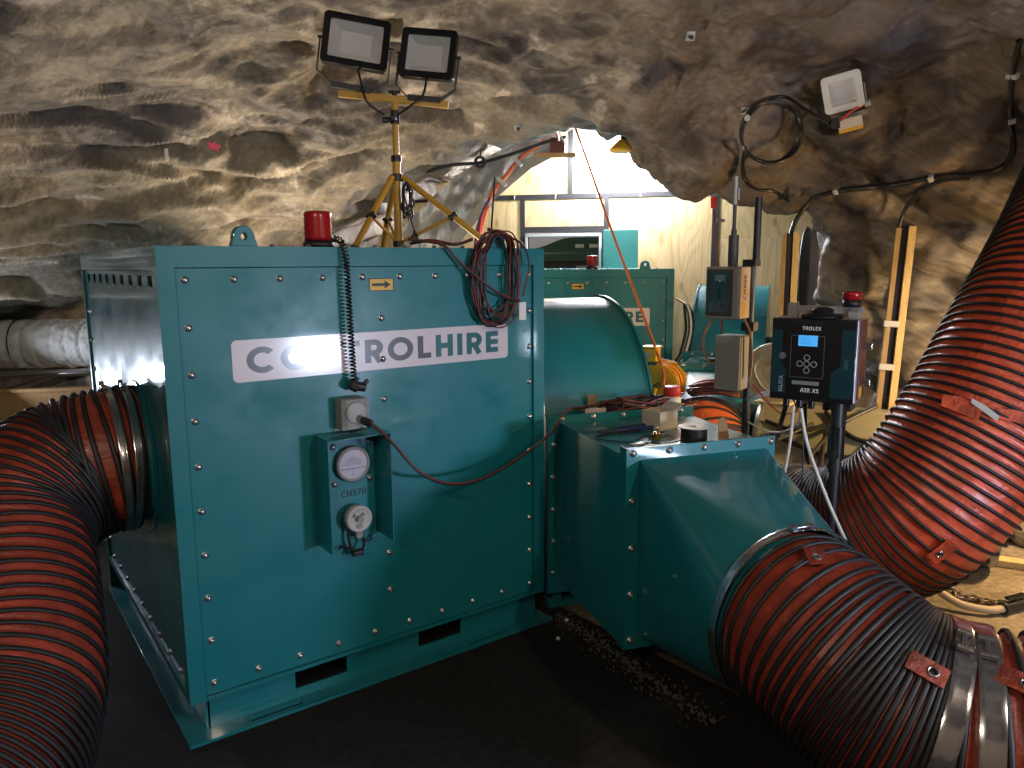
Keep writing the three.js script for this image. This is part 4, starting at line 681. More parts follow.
{ // gas sensor pole
  const P = V(1.04, 0, -3.37), yaw = -.72; const g = thing('gas_sensor', 'grey gas sensor marked CH866 above a grey junction box on a pole', 'sensor', [P.x, 0, P.z], yaw);
  mesh('pole', join([rod([0, .02, -.035], [0, 1.6, -.035], .017), rod([0.02, 1.6, -.03], [0.02, 1.88, -.03], .016)]), M.black, g); mesh('foot_plate', lathe([[0, 0], [.15, 0], [.15, .012], [0, .03]], 24).translate(0, 0, -.035), M.black, g);
  mesh('upper_case', bx(-.16, .0, 1.355, 1.585, -.02, .085, .008), M.grey, g);
  mesh('window_frame', bx(-.15, -.028, 1.37, 1.572, .085, .092, .004), M.darkGrey, g);
  const win = bx(-.138, -.042, 1.385, 1.56, .092, .0935, .001); flatUV(win, -.138, -.042, 1.385, 1.56);
  mesh('window', win, phys(0xffffff, .12, { map: canvasTex(256, 420, (c) => { c.fillStyle = '#2f4a52'; c.fillRect(0, 0, 256, 420); c.fillStyle = '#5f7f86'; c.fillRect(70, 30, 130, 60); c.fillStyle = '#dfeaec'; c.beginPath(); c.arc(135, 90, 9, 0, 7); c.fill(); c.fillStyle = '#1d3138'; c.beginPath(); c.ellipse(130, 230, 22, 62, 0, 0, 7); c.fill(); c.fillStyle = '#20363d'; c.beginPath(); c.arc(90, 350, 34, 0, 7); c.arc(170, 350, 34, 0, 7); c.fill(); }), clearcoat: 1, clearcoatRoughness: .05 }), g);
  const sp = bx(.0, .004, 1.36, 1.582, -.015, .08, .001); { const p = sp.attributes.position, uv = sp.attributes.uv; for (let i = 0; i < p.count; i++) uv.setXY(i, (.08 - p.getZ(i)) / .095, (p.getY(i) - 1.36) / .222); }
  mesh('side_label', sp, std(0xffffff, .6, { map: canvasTex(220, 512, (c) => { c.fillStyle = '#c3a184'; c.fillRect(0, 0, 220, 512); c.save(); c.translate(130, 330); c.rotate(-Math.PI / 2); c.fillStyle = '#1b1512'; c.font = 'bold 84px sans-serif'; c.fillText('CH866', 0, 0, 270); c.restore(); c.fillStyle = '#c79a1d'; c.fillRect(30, 352, 90, 130); }) }), g);
  mesh('mount_clamp', bx(-.03, .03, 1.3, 1.34, -.06, -.01, .003), M.black, g); mesh('mount_clamp', bx(-.03, .03, 1.585, 1.615, -.06, .0, .003), M.black, g);
  mesh('lower_case', bx(-.105, .012, 1.04, 1.285, -.02, .07, .01), M.grey, g); mesh('lower_lid', bx(-.105, .012, 1.04, 1.285, .07, .085, .008), std(lin(.3, .3, .29), .5), g);
  mesh('sensor_tube', join([rod([-.06, 1.585, .03], [-.06, 1.72, .03], .022, 16), rod([-.06, 1.72, .03], [-.06, 1.745, .03], .012, 12), rod([-.06, 1.745, .03], [-.06, 1.85, .03], .008, 10)]), M.darkGrey, g); mesh('aerial', join([rod([-.06, 1.85, .03], [-.06, 1.97, .03], .009, 10), rod([-.045, 1.87, .03], [-.045, 1.92, .03], .004, 8)]), M.lightGrey, g);
  mesh('sample_hose', tube([[-.13, 1.36, .04], [-.17, 1.3, .05], [-.18, 1.22, .05], [-.15, 1.16, .05], [-.1, 1.14, .04]], .006, 80, 7), std(lin(.33, .18, .1), .5), g);
  mesh('link_hose', tube([[.0, 1.36, .03], [.03, 1.3, .03], [.04, 1.2, .02], [.035, 1.1, .02]], .006, 80, 7), std(lin(.33, .18, .1), .5), g);
}
function cable(name, label, pts, r, mat, group, cat = 'cable') { const b = v3(pts[0]); return solo(name, label, cat, tube(pts.map((p) => v3(p).sub(b)), r, 50, 7), mat, [b.x, b.y, b.z], 0, group); }
cable('white_lead', 'white lead hanging from the dust monitor, farther left one', [[1.11, 1.04, -2.95], [1.1, .9, -2.94], [1.07, .7, -2.93], [1.05, .5, -2.95], [1.1, .15, -3.0], [1.15, .01, -3.05]], .006, M.white);
cable('white_lead', 'white lead slanting from the dust monitor towards the floor duct', [[1.12, 1.04, -2.9], [1.14, .9, -2.86], [1.18, .72, -2.75], [1.22, .56, -2.62], [1.24, .4, -2.5], [1.26, .01, -2.45]], .0065, M.white);
cable('thin_lead', 'thin dark lead hanging between the white leads', [[1.14, 1.04, -2.93], [1.15, .85, -2.93], [1.16, .7, -2.96], [1.13, .62, -2.97], [1.14, .3, -3.0], [1.16, .01, -3.02]], .003, M.darkGrey);
cable('red_white_wire', 'thin red wire looping between gas sensor and dust monitor', [[1.06, 1.07, -3.3], [1.12, .98, -3.15], [1.16, 1.0, -3.05], [1.12, 1.06, -2.98]], .003, M.redBright);
cable('pale_wire', 'thin white wire looping between gas sensor and dust monitor', [[1.05, .9, -3.32], [1.11, .88, -3.2], [1.17, .93, -3.08], [1.15, 1.04, -2.97]], .004, M.white);
{ const g = thing('inline_connector', 'pale in-line connector on the wire beside the gas sensor pole', 'connector', [1.08, 1.03, -3.28], -.5); mesh('shell', join([rod([-.03, -.012, 0], [.05, .012, 0], .012, 12), rod([.05, .012, 0], [.07, .018, 0], .007, 10)]), M.lightGrey, g); mesh('tail', tube([[-.03, -.012, 0], [-.05, -.02, .01], [-.06, -.03, -.02]], .004, 90, 6), M.grey, g); mesh('tail', tube([[.07, .018, 0], [.11, .02, .06], [.15, .02, .22]], .004, 90, 6), M.grey, g); }

// ================================================================== RIGHT-HAND SIDE
{ // big pipe along the foot of the rock
  const a = V(1.46, .4, -4.4), b = V(2.55, .4, -3.88); const g = thing('large_pipe', 'large olive pipe lying along the foot of the right rock wall', 'pipe', [a.x, 0, a.z]); const d = b.clone().sub(a); const L = Math.hypot(d.x, d.z); g.rotation.y = Math.atan2(-d.z, d.x);
  const l = lathe([[.365, 0], [.4, 0], [.4, .04], [.392, .045], [.392, L - .045], [.4, L - .04], [.4, L], [.365, L], [.365, 0]], 64); l.rotateZ(-Math.PI / 2); l.translate(0, .4, 0); mesh('shell', l, M.olive, g);
  const cap = lathe([[0, 0], [.366, 0], [.366, .02], [0, .02]], 48); cap.rotateZ(-Math.PI / 2); cap.translate(L - .06, .4, 0); mesh('end_plate', cap, M.olive, g);
  const onPipe = (t, ang, off = .0) => [t * L, .4 + (.394 + off) * Math.sin(ang), (.394 + off) * Math.cos(ang)];
  const run = (list, r, off = r) => tube(list.map(([t, an]) => onPipe(t, an, off)), r, 50, 8);
  const clip = (t, an) => { const p = onPipe(t, an, .006), q = join([bx(-.012, .012, -.03, .03, -.004, .012, .003), rod([0, 0, .008], [0, 0, .02], .007, 8)]); q.rotateX(-an); q.translate(...p); mesh('cable_clip', q, M.steel, g); };
  mesh('clipped_cable', run([[.08, .75], [.2, .6], [.32, .5], [.42, .5], [.48, .62], [.5, .8]], .013), M.black, g); mesh('clipped_cable', run([[.05, .95], [.14, .85], [.22, .82], [.3, .95]], .011), M.black, g); mesh('clipped_cable', run([[.3, 1.25], [.36, .95], [.45, .75], [.58, .78], [.66, .95]], .012), M.black, g);
  for (const [t, an] of [[.17, .68], [.34, .5], [.2, .88], [.6, .75], [.26, .46]]) clip(t, an);
}
function post(label, x, z, y0, y1, yaw, tilt) {
  const g = thing('timber_post', label, 'post', [x, y0, z], yaw, 'timber cable posts'); g.rotation.z = tilt; const h = y1 - y0; mesh('timber', bx(.014, .052, 0, h, -.03, .03, .002), M.timber, g); mesh('backing_strip', bx(-.05, -.022, 0, h - .01, -.03, .02, .002), std(lin(.42, .33, .2), .75, { map: T.wood }), g); mesh('cable_run', bx(-.022, .014, .02, h, -.03, .0, .006), M.black, g);
  for (const y of [h * .28, h * .5]) mesh('strap', bx(-.058, .02, y, y + .035, .0, .034, .002), M.lightGrey, g); return g;
}
post('timber post with a black cable against the plywood, left of the monitor', 1.69, -4.68, .7, 1.78, -.3, .0);
post('timber post with a black cable in front of the right rock wall', 2.19, -4.4, .66, 1.8, -.35, -.04);
{ // cables on the rock
  const run = (label, rockPts, free, r, clips) => {
    const cv = curve(rockPts), n = rockPts.length * 4; const P = [...Array.from({ length: n + 1 }, (_, i) => onRock(cv.getPoint(i / n), r + .006)), ...free.map(v3)], b = P[0].clone(); const g = thing('wall_cable', label, 'cable', [b.x, b.y, b.z]); mesh('sheath', tube(P.map((p) => p.clone().sub(b)), r, 50, 8), M.black, g);
    for (const k0 of clips) { const k = Math.round(k0 / (rockPts.length - 1) * n), d = P[k + 1].clone().sub(P[k - 1]).normalize(), q = bx(-.026, .026, -.012, .012, -.012, .02, .003); q.applyQuaternion(new THREE.Quaternion().setFromUnitVectors(V(0, 1, 0), d)); const c = P[k].clone().sub(b); q.translate(c.x, c.y, c.z); mesh('saddle_clip', q, M.lightGrey, g); }
  };
  run('black cable clipped along the rock from the upper right edge to the farther post', [[2.32, 2.59, -3.66], [2.39, 2.45, -3.8], [2.46, 2.28, -3.89], [2.49, 2.14, -3.9], [2.45, 2.06, -3.93], [2.36, 2.04, -4.03], [2.25, 2.04, -4.15], [2.11, 2.02, -4.36], [1.92, 2.01, -4.54], [1.84, 1.99, -4.73]], [[1.77, 1.92, -4.7], [1.72, 1.85, -4.69], [1.69, 1.77, -4.675]], .014, [1, 2, 6, 8]);
  run('second black cable along the rock dropping to the nearer post', [[2.36, 2.025, -4.03], [2.27, 2.02, -4.12], [2.2, 1.97, -4.2]], [[2.2, 1.89, -4.34], [2.19, 1.79, -4.38]], .012, []);
}
{ // floodlight on the rock, switched off
  const c = rockAt([1.88, 2.55, -4.5]); const p = c.point.clone().addScaledVector(V(-.38, -.2, .9), .11); const g = thing('wall_floodlight', 'white switched-off floodlight bolted to the dark rock lobe', 'floodlight', [p.x, p.y, p.z], -.3); g.rotation.set(.22, -.38, .2, 'YXZ');
  const w = .19, h = .185; const white = std(lin(.62, .61, .58), .45);
  mesh('housing', floodBody(w, h, .06), white, g); mesh('reflector', frustum(w / 2 - .028, h / 2 - .028, w * .2, h * .2, .034), M.reflector, g); mesh('led_board', bx(-w * .19, w * .19, -h * .19, h * .19, -.037, -.034, 0), std(lin(.75, .72, .6), .5), g); mesh('glass', bx(-w / 2 + .029, w / 2 - .029, -h / 2 + .029, h / 2 - .029, -.003, -.001, 0), M.lens, g);
  mesh('bracket', join([bar([w / 2 + .012, .02, -.03], [w / 2 + .012, -.13, -.05], .006, .03), bar([-w / 2 + .03, -.14, -.05], [w / 2 + .014, -.13, -.05], .03, .006), rod([.03, -.13, -.05], [.03, -.13, -.14], .012, 8)]), M.grey, g); mesh('bracket_knob', rod([w / 2, -.09, -.03], [w / 2 + .03, -.09, -.03], .016, 12), M.lightGrey, g);
  mesh('terminal_box', join([bx(-.045, .075, -.2, -.135, -.045, .005, .004)]), white, g); mesh('box_label', bx(-.045, .072, -.205, -.188, .004, .007, .001), M.yellow, g); mesh('red_lead', tube([[-.03, -.14, .01], [0, -.12, .02], [.04, -.1, .01], [.08, -.095, -.01]], .006, 90, 6), M.redBright, g); mesh('black_gland', join([rod([-.09, -.13, 0], [-.04, -.16, 0], .015, 10), bx(-.075, -.035, -.175, -.12, -.02, .02, .006)]), M.black, g);
  // its lead: coil hung on a hook beside it, then down the rock
  const q = onRock([1.5, 2.34, -4.57], .06), b = q.clone(); const co = thing('cable_coil', 'black cable coil hung on the rock beside the wall floodlight', 'cable', [b.x, b.y, b.z]);
  const loops = []; for (let k = 0; k < 4; k++) { const pts = []; for (let i = 0; i < 30; i++) { const a = i / 30 * Math.PI * 2; pts.push([(.158 + k * .005 + .006 * Math.sin(a * 2 + k)) * Math.cos(a), (.162 + (k % 2) * .007) * Math.sin(a), .012 + k * .008 + .006 * Math.sin(a * 3)]); } loops.push(tube(pts, .0075, 60, 7, true)); }
  mesh('loops', join(loops), M.blackGloss, co); const f = p.clone().add(V(-.07, -.16, .03)).sub(b);
  mesh('feed_lead', tube([[-.12, .1, .03], [-.04, .175, .03], [.08, .19, .02], f.clone().multiplyScalar(.6).add(V(0, .09, 0)), f], .009, 60, 7), M.blackGloss, co);
  const tail = [[1.36, 2.2, -4.6], [1.4, 2.1, -4.7], [1.5, 2.04, -4.75], [1.62, 2.03, -4.78], [1.7, 1.97, -4.78]].map((t) => onRock(t, .016).sub(b)); mesh('tail_lead', tube([[-.14, -.08, .02], ...tail], .009, 60, 7), M.blackGloss, co);
  mesh('hook', rod([-.14, .06, -.06], [-.14, .075, .05], .006, 8), M.steel, co); mesh('hook_washer', lathe([[0, 0], [.018, 0], [.018, .006], [0, .006]], 14).rotateX(Math.PI / 2).translate(-.145, .075, .045), M.lightGrey, co);
}
{ // cream drum flange with wires behind the monitor
  const g = thing('cable_drum', 'cream plastic cable drum behind the dust monitor', 'cable drum', [1.52, .79, -4.36], -.7); const l = lathe([[.03, 0], [.17, 0], [.175, .01], [.165, .03], [.1, .045], [.055, .03], [.05, -.05], [.03, -.05], [.03, 0]], 40); l.rotateX(Math.PI / 2); l.translate(0, .18, 0); mesh('flange', l, M.cream, g); const l2 = lathe([[.03, -.1], [.17, -.1], [.17, -.085], [.03, -.085], [.03, -.1]], 40); l2.rotateX(Math.PI / 2); l2.translate(0, .18, 0); mesh('flange', l2, M.cream, g);
  const w = []; for (let k = 0; k < 6; k++) { const t = new THREE.TorusGeometry(.1 + (k % 2) * .012, .008, 8, 36); t.translate(0, .18, -.075 + k * .013); w.push(strip(t)); } mesh('wound_cable', join(w), M.black, g); mesh('stray_wire', tube([[.02, .3, .04], [.08, .24, .06], [.05, .12, .06], [-.05, .06, .05]], .004, 80, 6), M.redBright, g); mesh('stray_wire', tube([[-.06, .28, .04], [-.1, .2, .05], [-.04, .1, .06], [.06, .06, .05]], .004, 80, 6), M.white, g);
  mesh('drum_rest', bx(-.1, .1, -.002, .012, -.1, .05, .002), M.cream, g);
}
cable('monitor_cable', 'black cable arching from the dust monitor down to the big pipe', [[1.16, 1.04, -2.97], [1.2, .9, -3.05], [1.32, .72, -3.3], [1.5, .66, -3.7], [1.75, .74, -3.98], [2.0, .82, -4.1]], .011, M.black);
cable('monitor_cable', 'thick black cable from the right of the dust monitor to the big pipe', [[1.27, 1.05, -2.86], [1.3, .9, -2.95], [1.36, .7, -3.2], [1.5, .62, -3.6], [1.68, .72, -3.98]], .013, M.black);
cable('monitor_cable', 'black cable looping left from the dust monitor past the cream drum', [[1.1, 1.04, -3.0], [1.12, .95, -3.1], [1.22, .78, -3.45], [1.35, .7, -3.8], [1.62, .74, -4.02]], .01, M.black);
// ---- hanging orange cord
{ const g = thing('hanging_lead', 'orange lead looped from the roof down to the yellow reel', 'cable', [.36, 2.75, -5.75]); const b = g.position; mesh('cord', tube([[.38, 2.56, -6.2], [.34, 2.66, -5.94], [.36, 2.76, -5.76], [.4, 2.75, -5.74], [.51, 2.34, -5.38], [.65, 1.85, -5.1], [.79, 1.35, -4.72], [.88, 1.0, -4.42], [.875, .9, -4.35]].map((p) => v3(p).sub(b)), .0085, 50, 8), M.orangeCord, g); mesh('pale_tie', tube([[.37, 2.72, -5.72], [.36, 2.6, -5.9], [.42, 2.5, -6.0]].map((p) => v3(p).sub(b)), .006, 60, 6), M.white, g); mesh('roof_eye', (() => { const t = strip(new THREE.TorusGeometry(.022, .005, 8, 20)); t.translate(.38 - b.x, 2.775 - b.y, -5.75 - b.z); return join([t, rod([.38 - b.x, 2.79 - b.y, -5.75 - b.z], [.38 - b.x, 2.95 - b.y, -5.8 - b.z], .006, 8)]); })(), M.darkGrey, g); }
{ // yellow reel on its stand
  const g = thing('cable_reel', 'yellow cable reel with orange lead on a stand behind the near fan', 'cable reel', [.83, 0, -4.5], -.5); const disc = (z) => { const l = lathe([[.02, -.004], [.125, -.004], [.13, 0], [.125, .004], [.02, .004], [.02, -.004]], 8); l.rotateX(Math.PI / 2); l.rotateZ(.39); l.translate(.06, .89, z); return l; };
  mesh('flange', disc(.05), M.yellow, g); mesh('flange', disc(-.13), M.yellow, g); const w = []; for (let k = 0; k < 9; k++) { const t = new THREE.TorusGeometry(.09 + (k % 3) * .008, .008, 7, 30); t.translate(.06, .89, -.115 + k * .018); w.push(strip(t)); } mesh('wound_lead', join([lathe([[0, -.12], [.085, -.12], [.085, .04], [0, .04]], 24).rotateX(Math.PI / 2).translate(.06, .89, 0), ...w]), std(lin(.7, .3, .04), .5), g);
  mesh('outlet_box', join([bx(-.06, .03, 1.02, 1.1, -.09, .0, .006), bx(-.07, .04, 1.1, 1.112, -.1, .01, .004)]), M.yellow, g); mesh('socket', bx(-.03, .0, 1.045, 1.08, .0, .006, .002), M.lightGrey, g); mesh('handle', tube([[-.06, .98, -.1], [-.08, 1.08, -.1], [.0, 1.02, -.16], [.12, 1.0, -.13]], .011, 60, 8), M.yellow, g);
  for (const z of [-.17, .09]) { mesh('stand_leg', rod([-.12, .012, z], [.06, .89, z], .012), M.yellow, g); } mesh('stand_foot', bx(-.34, -.08, 0, .016, -.2, .12, .003), M.yellow, g); mesh('axle', rod([.06, .89, -.18], [.06, .89, .1], .014), M.darkGrey, g);
}
{ // cable on top of the far duct
  const c = fw2(FAN_RING.x + .06, .84, FAN_RING.z + .1); const g = thing('cable_heap', 'heap of dark red cable lying on the orange duct of the far fan', 'cable', [c.x, c.y, c.z], -.2); const a = [[], []]; for (let k = 0; k < 12; k++) { const pts = []; const w = .13 + rr(-.03, .03); for (let i = 0; i < 14; i++) { const t = i / 14 * Math.PI * 2; const x = w * Math.cos(t) + rr(-.01, .01); pts.push([x, .012 + k * .006 - x * x * 1.3 + rr(0, .008), .05 * Math.sin(t) + rr(-.01, .01)]); } a[k % 3 ? 1 : 0].push(tube(pts, .0055, 50, 6, true)); } mesh('black_cables', join(a[0]), M.black, g); mesh('red_cables', join(a[1]), M.redWire, g);
}
{ const c = fw2(.28, .8985, .3); const g = thing('cable_offcut', 'dark cable offcut lying on the far fan outlet', 'cable', [c.x, c.y, c.z], -.4); mesh('sheath', tube([[-.16, .012, 0], [-.05, .014, .02], [.06, .016, -.01]], .012, 50, 8), M.black, g); mesh('sleeve', join([rod([.06, .02, -.01], [.14, .03, -.02], .018, 12), bx(.13, .17, .004, .06, -.03, .0, .003)]), M.card, g); }
{ const g = thing('cable_bunch', 'bunch of black cables hanging beside the far cabinet', 'cable', [1.33, 1.2, -5.85]); const a = [], w = []; for (let k = 0; k < 12; k++) { const x = rr(-.035, .035), z = rr(-.03, .03); (k % 5 === 0 ? w : a).push(tube([[x * .3, .1, z], [x + .02, .02, z], [x + .03, -.12, z], [x - .01, -.3, z], [x - .05, -.42, z + .02], [x - .06, -1.18, z]], .009, 30, 6)); } mesh('black_cables', join(a), M.black, g); mesh('pale_cables', join(w), M.white, g); mesh('hanger', rod([0, .09, .05], [0, .12, -.3], .01, 8), M.steel, g); }
{ // red plug and lead at the lobe
  const g = thing('hanging_plug', 'red plug and lead hanging below the rock in front of the plywood', 'plug', [1.46, 2.05, -5.6]); mesh('plug', join([rod([0, -.06, 0], [0, .02, 0], .022, 12, .026)]), M.redBright, g); mesh('socket_cap', rod([0, .02, 0], [0, .075, 0], .026, 12), M.lens, g); mesh('lead', tube([[0, -.06, 0], [.01, -.2, 0], [.03, -.35, 0], [.05, -.5, 0], [.08, -.75, .01], [.08, -1.2, .01]], .008, 40, 7), M.redWire, g); mesh('hanger', rod([0, .07, 0], [-.03, .3, 0], .004, 6), M.steel, g); mesh('name_tag', bx(.02, .08, -.16, -.135, .01, .014, .001), M.grey, g);
}
{ // drum stand at the far right, behind the rock edge
  const g = thing('drum_stand', 'grey upright stand with a dark drum and black hose behind the rock edge', 'stand', [2.35, 0, -6.05], -.5); mesh('upright', bx(.0, .06, 0, 1.9, -.02, .02, .003), M.lightGrey, g); mesh('upright', bx(.14, .19, 0, 1.85, -.12, -.08, .003), M.grey, g); const l = lathe([[.03, 0], [.32, 0], [.33, .01], [.32, .02], [.03, .02], [.03, 0]], 40); l.rotateZ(Math.PI / 2); l.translate(-.02, 1.55, 0); mesh('drum_flange', l, std(lin(.02, .045, .04), .5), g); const w = []; for (let k = 0; k < 5; k++) { const t = new THREE.TorusGeometry(.2 + (k % 2) * .02, .02, 8, 34); t.rotateY(Math.PI / 2); t.translate(-.14 + k * .024, 1.56 - k * .01, 0); w.push(strip(t)); } mesh('hose', join(w), M.black, g); mesh('crossbar', rod([-.16, 1.55, 0], [.3, 1.55, -.05], .018), M.darkGrey, g); mesh('foot', bx(-.1, .3, 0, .03, -.25, .25, .004), M.grey, g);
}
// ---- left of the ply: crumpled flashing, conduit, cables
{
  const O = [[-1.0, 1.9, -6.95], [-.66, 2.24, -7.0], [-.3, 2.5, -7.02], [.07, 2.68, -7.05], [.42, 2.8, -7.06]], I = [[-.82, 1.2, -6.9], [-.48, 1.86, -6.94], [-.2, 2.2, -6.98], [.14, 2.48, -7.03], [.44, 2.63, -7.04]], co = curve(O), ci = curve(I); const b = V(-.4, 2.0, -6.95); const g = thing('flashing', 'crumpled grey metal flashing between the rock and the plywood', 'flashing', [b.x, b.y, b.z]);
  const sheet = (t0, t1, n, m, amp) => { const pos = [], idx = []; const top = []; for (let j = 0; j <= n; j++) for (let i = 0; i <= m; i++) { const t = t0 + (t1 - t0) * j / n, p = co.getPoint(t).lerp(ci.getPoint(t), i / m).sub(b); const k = noise(p.x * 6, p.y * 6, 2) * amp + noise(p.x * 15, p.y * 13, 5) * amp * .6; p.z += k; p.x += k * .3; top.push(p); } for (const dz of [0, -.003]) top.forEach((p) => pos.push(p.x, p.y, p.z + dz)); const N = (n + 1) * (m + 1), w = m + 1; for (let j = 0; j < n; j++) for (let i = 0; i < m; i++) { const a = j * w + i; idx.push(a, a + w, a + 1, a + 1, a + w, a + w + 1, N + a, N + a + 1, N + a + w, N + a + 1, N + a + w + 1, N + a + w); } const ge = new THREE.BufferGeometry(); ge.setAttribute('position', new THREE.Float32BufferAttribute(pos, 3)); ge.setIndex(idx); ge.computeVertexNormals(); return uvm(ge); };
  mesh('sheet', sheet(0, .46, 26, 14, .09), M.galv, g); mesh('sheet', sheet(.45, 1, 26, 10, .06), M.galv, g);
  const st = (off, w) => { const pts = I.map((p) => v3(p).sub(b).add(V(off[0], off[1], .07))); const gs = []; for (let i = 0; i < pts.length - 1; i++) gs.push(bar(pts[i], pts[i + 1].clone().lerp(pts[i], -.04), w, .012)); return gs; };
  st([0.02, .0], .09).forEach((q) => mesh('fold_strip', uvm(q), std(lin(.33, .33, .31), .55, { metalness: .3 }), g));
}
{
  const b = V(-.2, 2.1, -6.75); const g = thing('orange_conduit', 'orange conduit strapped along the grey flashing', 'conduit', [b.x, b.y, b.z]); mesh('tube', tube([[-.32, 1.3, -6.7], [-.28, 1.8, -6.72], [-.22, 2.05, -6.75], [-.15, 2.22, -6.77], [-.04, 2.36, -6.8], [.09, 2.51, -6.82], [.3, 2.66, -6.84]].map((p) => v3(p).sub(b)), .02, 50, 9), M.orangeCord, g);
  for (const p of [[-.19, 2.13, -6.76], [-.08, 2.31, -6.79], [.06, 2.48, -6.81]]) { const q = bx(-.05, .05, -.016, .016, -.035, .03, .003); q.rotateZ(-.75); q.translate(p[0] - b.x, p[1] - b.y, p[2] - b.z); mesh('saddle_clip', q, M.lightGrey, g); }
  mesh('blue_lead', tube([[-.34, 1.35, -6.66], [-.3, 1.85, -6.68], [-.24, 2.06, -6.71], [-.18, 2.16, -6.73]].map((p) => v3(p).sub(b)), .011, 40, 7), std(lin(.04, .05, .14), .5), g); mesh('pink_lead', tube([[-.36, 1.35, -6.62], [-.29, 1.75, -6.66], [-.25, 2.0, -6.7], [-.2, 2.12, -6.73]].map((p) => v3(p).sub(b)), .01, 40, 7), M.redBright, g);
}
cable('black_feeder', 'pair of black feeder cables slung under the rock left of the batten light', [[-.75, 2.38, -6.75], [-.5, 2.45, -6.76], [-.26, 2.47, -6.78], [.0, 2.54, -6.8], [.26, 2.63, -6.82], [.48, 2.7, -6.9]], .015, M.black);
{ const g = thing('cable_hook', 'black hook carrying the feeder cables under the rock', 'hook', [-.26, 2.47, -6.75]); mesh('ring', strip(new THREE.TorusGeometry(.042, .013, 8, 20)), M.black, g); mesh('hanger', rod([0, .04, 0], [.02, .18, -.02], .008, 8), M.darkGrey, g); }
{ const g = thing('bolt_cap', 'yellow conical cap on a roof bolt beside the batten light', 'bolt cap', [.745, 2.36, -5.25]); mesh('cap', lathe([[0, .055], [.025, .055], [.05, .03], [.085, -.005], [.085, -.02], [.07, -.028], [0, -.022]], 22), M.yellow, g); mesh('bolt_end', rod([0, .05, 0], [0, .3, 0], .012, 8), M.darkGrey, g); }
{ const g = thing('junction_box', 'dark junction box beside the left end of the batten light', 'junction box', [.42, 2.62, -6.95]); mesh('case', bx(-.07, .06, -.05, .08, -.05, .03, .006), std(lin(.12, .03, .03), .5), g); mesh('timber_packer', bx(-.22, .16, -.085, -.05, -.05, .02, .002), M.plank, g); }
// ---- left edge
{ const a = V(-3.9, 1.12, -4.98), L = 2.3; const g = thing('white_duct', 'crumpled white fabric duct slung under the rock at the left', 'duct', [a.x, a.y, a.z]); const pos = [], uv = [], idx = [], n = 230, S = 40; for (let i = 0; i <= n; i++) for (let j = 0; j <= S; j++) { const x = i / n * L, t = j / S * Math.PI * 2; const fr = (x / .095) % 1; const r = .158 - .012 * Math.pow(1 - Math.sin(fr * Math.PI), 3) + noise(x * 14, Math.cos(t) * 4, Math.sin(t) * 4) * .012; pos.push(x, r * Math.cos(t) - .01 * Math.sin(x * 2), r * Math.sin(t)); uv.push(x, t * .158); } for (let i = 0; i < n; i++) for (let j = 0; j < S; j++) { const q = i * (S + 1) + j; idx.push(q, q + 1, q + S + 1, q + 1, q + S + 2, q + S + 1); } const ge = new THREE.BufferGeometry(); ge.setAttribute('position', new THREE.Float32BufferAttribute(pos, 3)); ge.setAttribute('uv', new THREE.Float32BufferAttribute(uv, 2)); ge.setIndex(idx); ge.computeVertexNormals(); const m = mesh('sleeve', ge, M.whiteCloth, g); m.material.side = THREE.DoubleSide; const st = new THREE.TorusGeometry(.16, .004, 6, 40); st.rotateY(Math.PI / 2); st.translate(.69, 0, 0); mesh('tie_wire', join([strip(st), rod([.69, -.16, .0], [.7, -.3, .06], .004, 6)]), M.black, g); }
cable('silver_pipe', 'slim silver pipe running below the white fabric duct', [[-3.95, .9, -4.86], [-3.3, .915, -4.87], [-2.7, .935, -4.87], [-1.7, .96, -4.9]], .026, M.steel, undefined, 'pipe');
{ const g = thing('timber_board', 'pale timber board standing on edge behind the left duct', 'board', [-2.75, 0, -4.66], .18); mesh('board_face', bx(-1.1, .95, 0, .845, -.02, .02, .004), M.plank, g); mesh('top_rail', bx(-1.1, .95, .846, .868, -.03, .03, .003), M.plank, g); }
cable('aerial_wire', 'thin black aerial standing up behind the cable hank', [cw(1.33, CAB.H + .001, -.14), cw(1.345, CAB.H + .1, -.15), cw(1.4, CAB.H + .3, -.2)], .004, M.black);
// ---- machine in the chamber behind the doorway
{ const p = pwl(-.35, 0, -1.35); const g = thing('green_machine', 'dark green machine with an arched top seen through the doorway', 'machine', [p.x, p.y, p.z], PW.yaw); mesh('lower_body', bx(-.9, .9, 0, 1.52, -.3, .3, .01), M.greenDark, g); mesh('gap_panel', bx(-.88, .88, 1.52, 1.63, -.28, .24, .004), M.black, g); mesh('upper_body', bx(-.9, .9, 1.63, 1.73, -.3, .3, .006), M.greenDark, g); const s = new THREE.Shape(); s.moveTo(-.9, 1.73); s.lineTo(.9, 1.73); s.lineTo(.7, 1.77); s.bezierCurveTo(.4, 1.8, .35, 1.89, .15, 1.9); s.lineTo(-.1, 1.9); s.bezierCurveTo(-.3, 1.89, -.35, 1.8, -.6, 1.77); s.closePath(); const a = extrude(s, .5, .004); a.translate(0, 0, -.25); mesh('arched_cover', a, M.greenDark, g); mesh('label_plate', bx(-.06, .04, 1.785, 1.825, .25, .262, .002), M.white, g); mesh('label_plate', bx(.1, .2, 1.785, 1.825, .25, .262, .002), M.white, g); mesh('pale_strip', bx(-.05, .24, 1.54, 1.58, .24, .252, .002), M.lightGrey, g); }
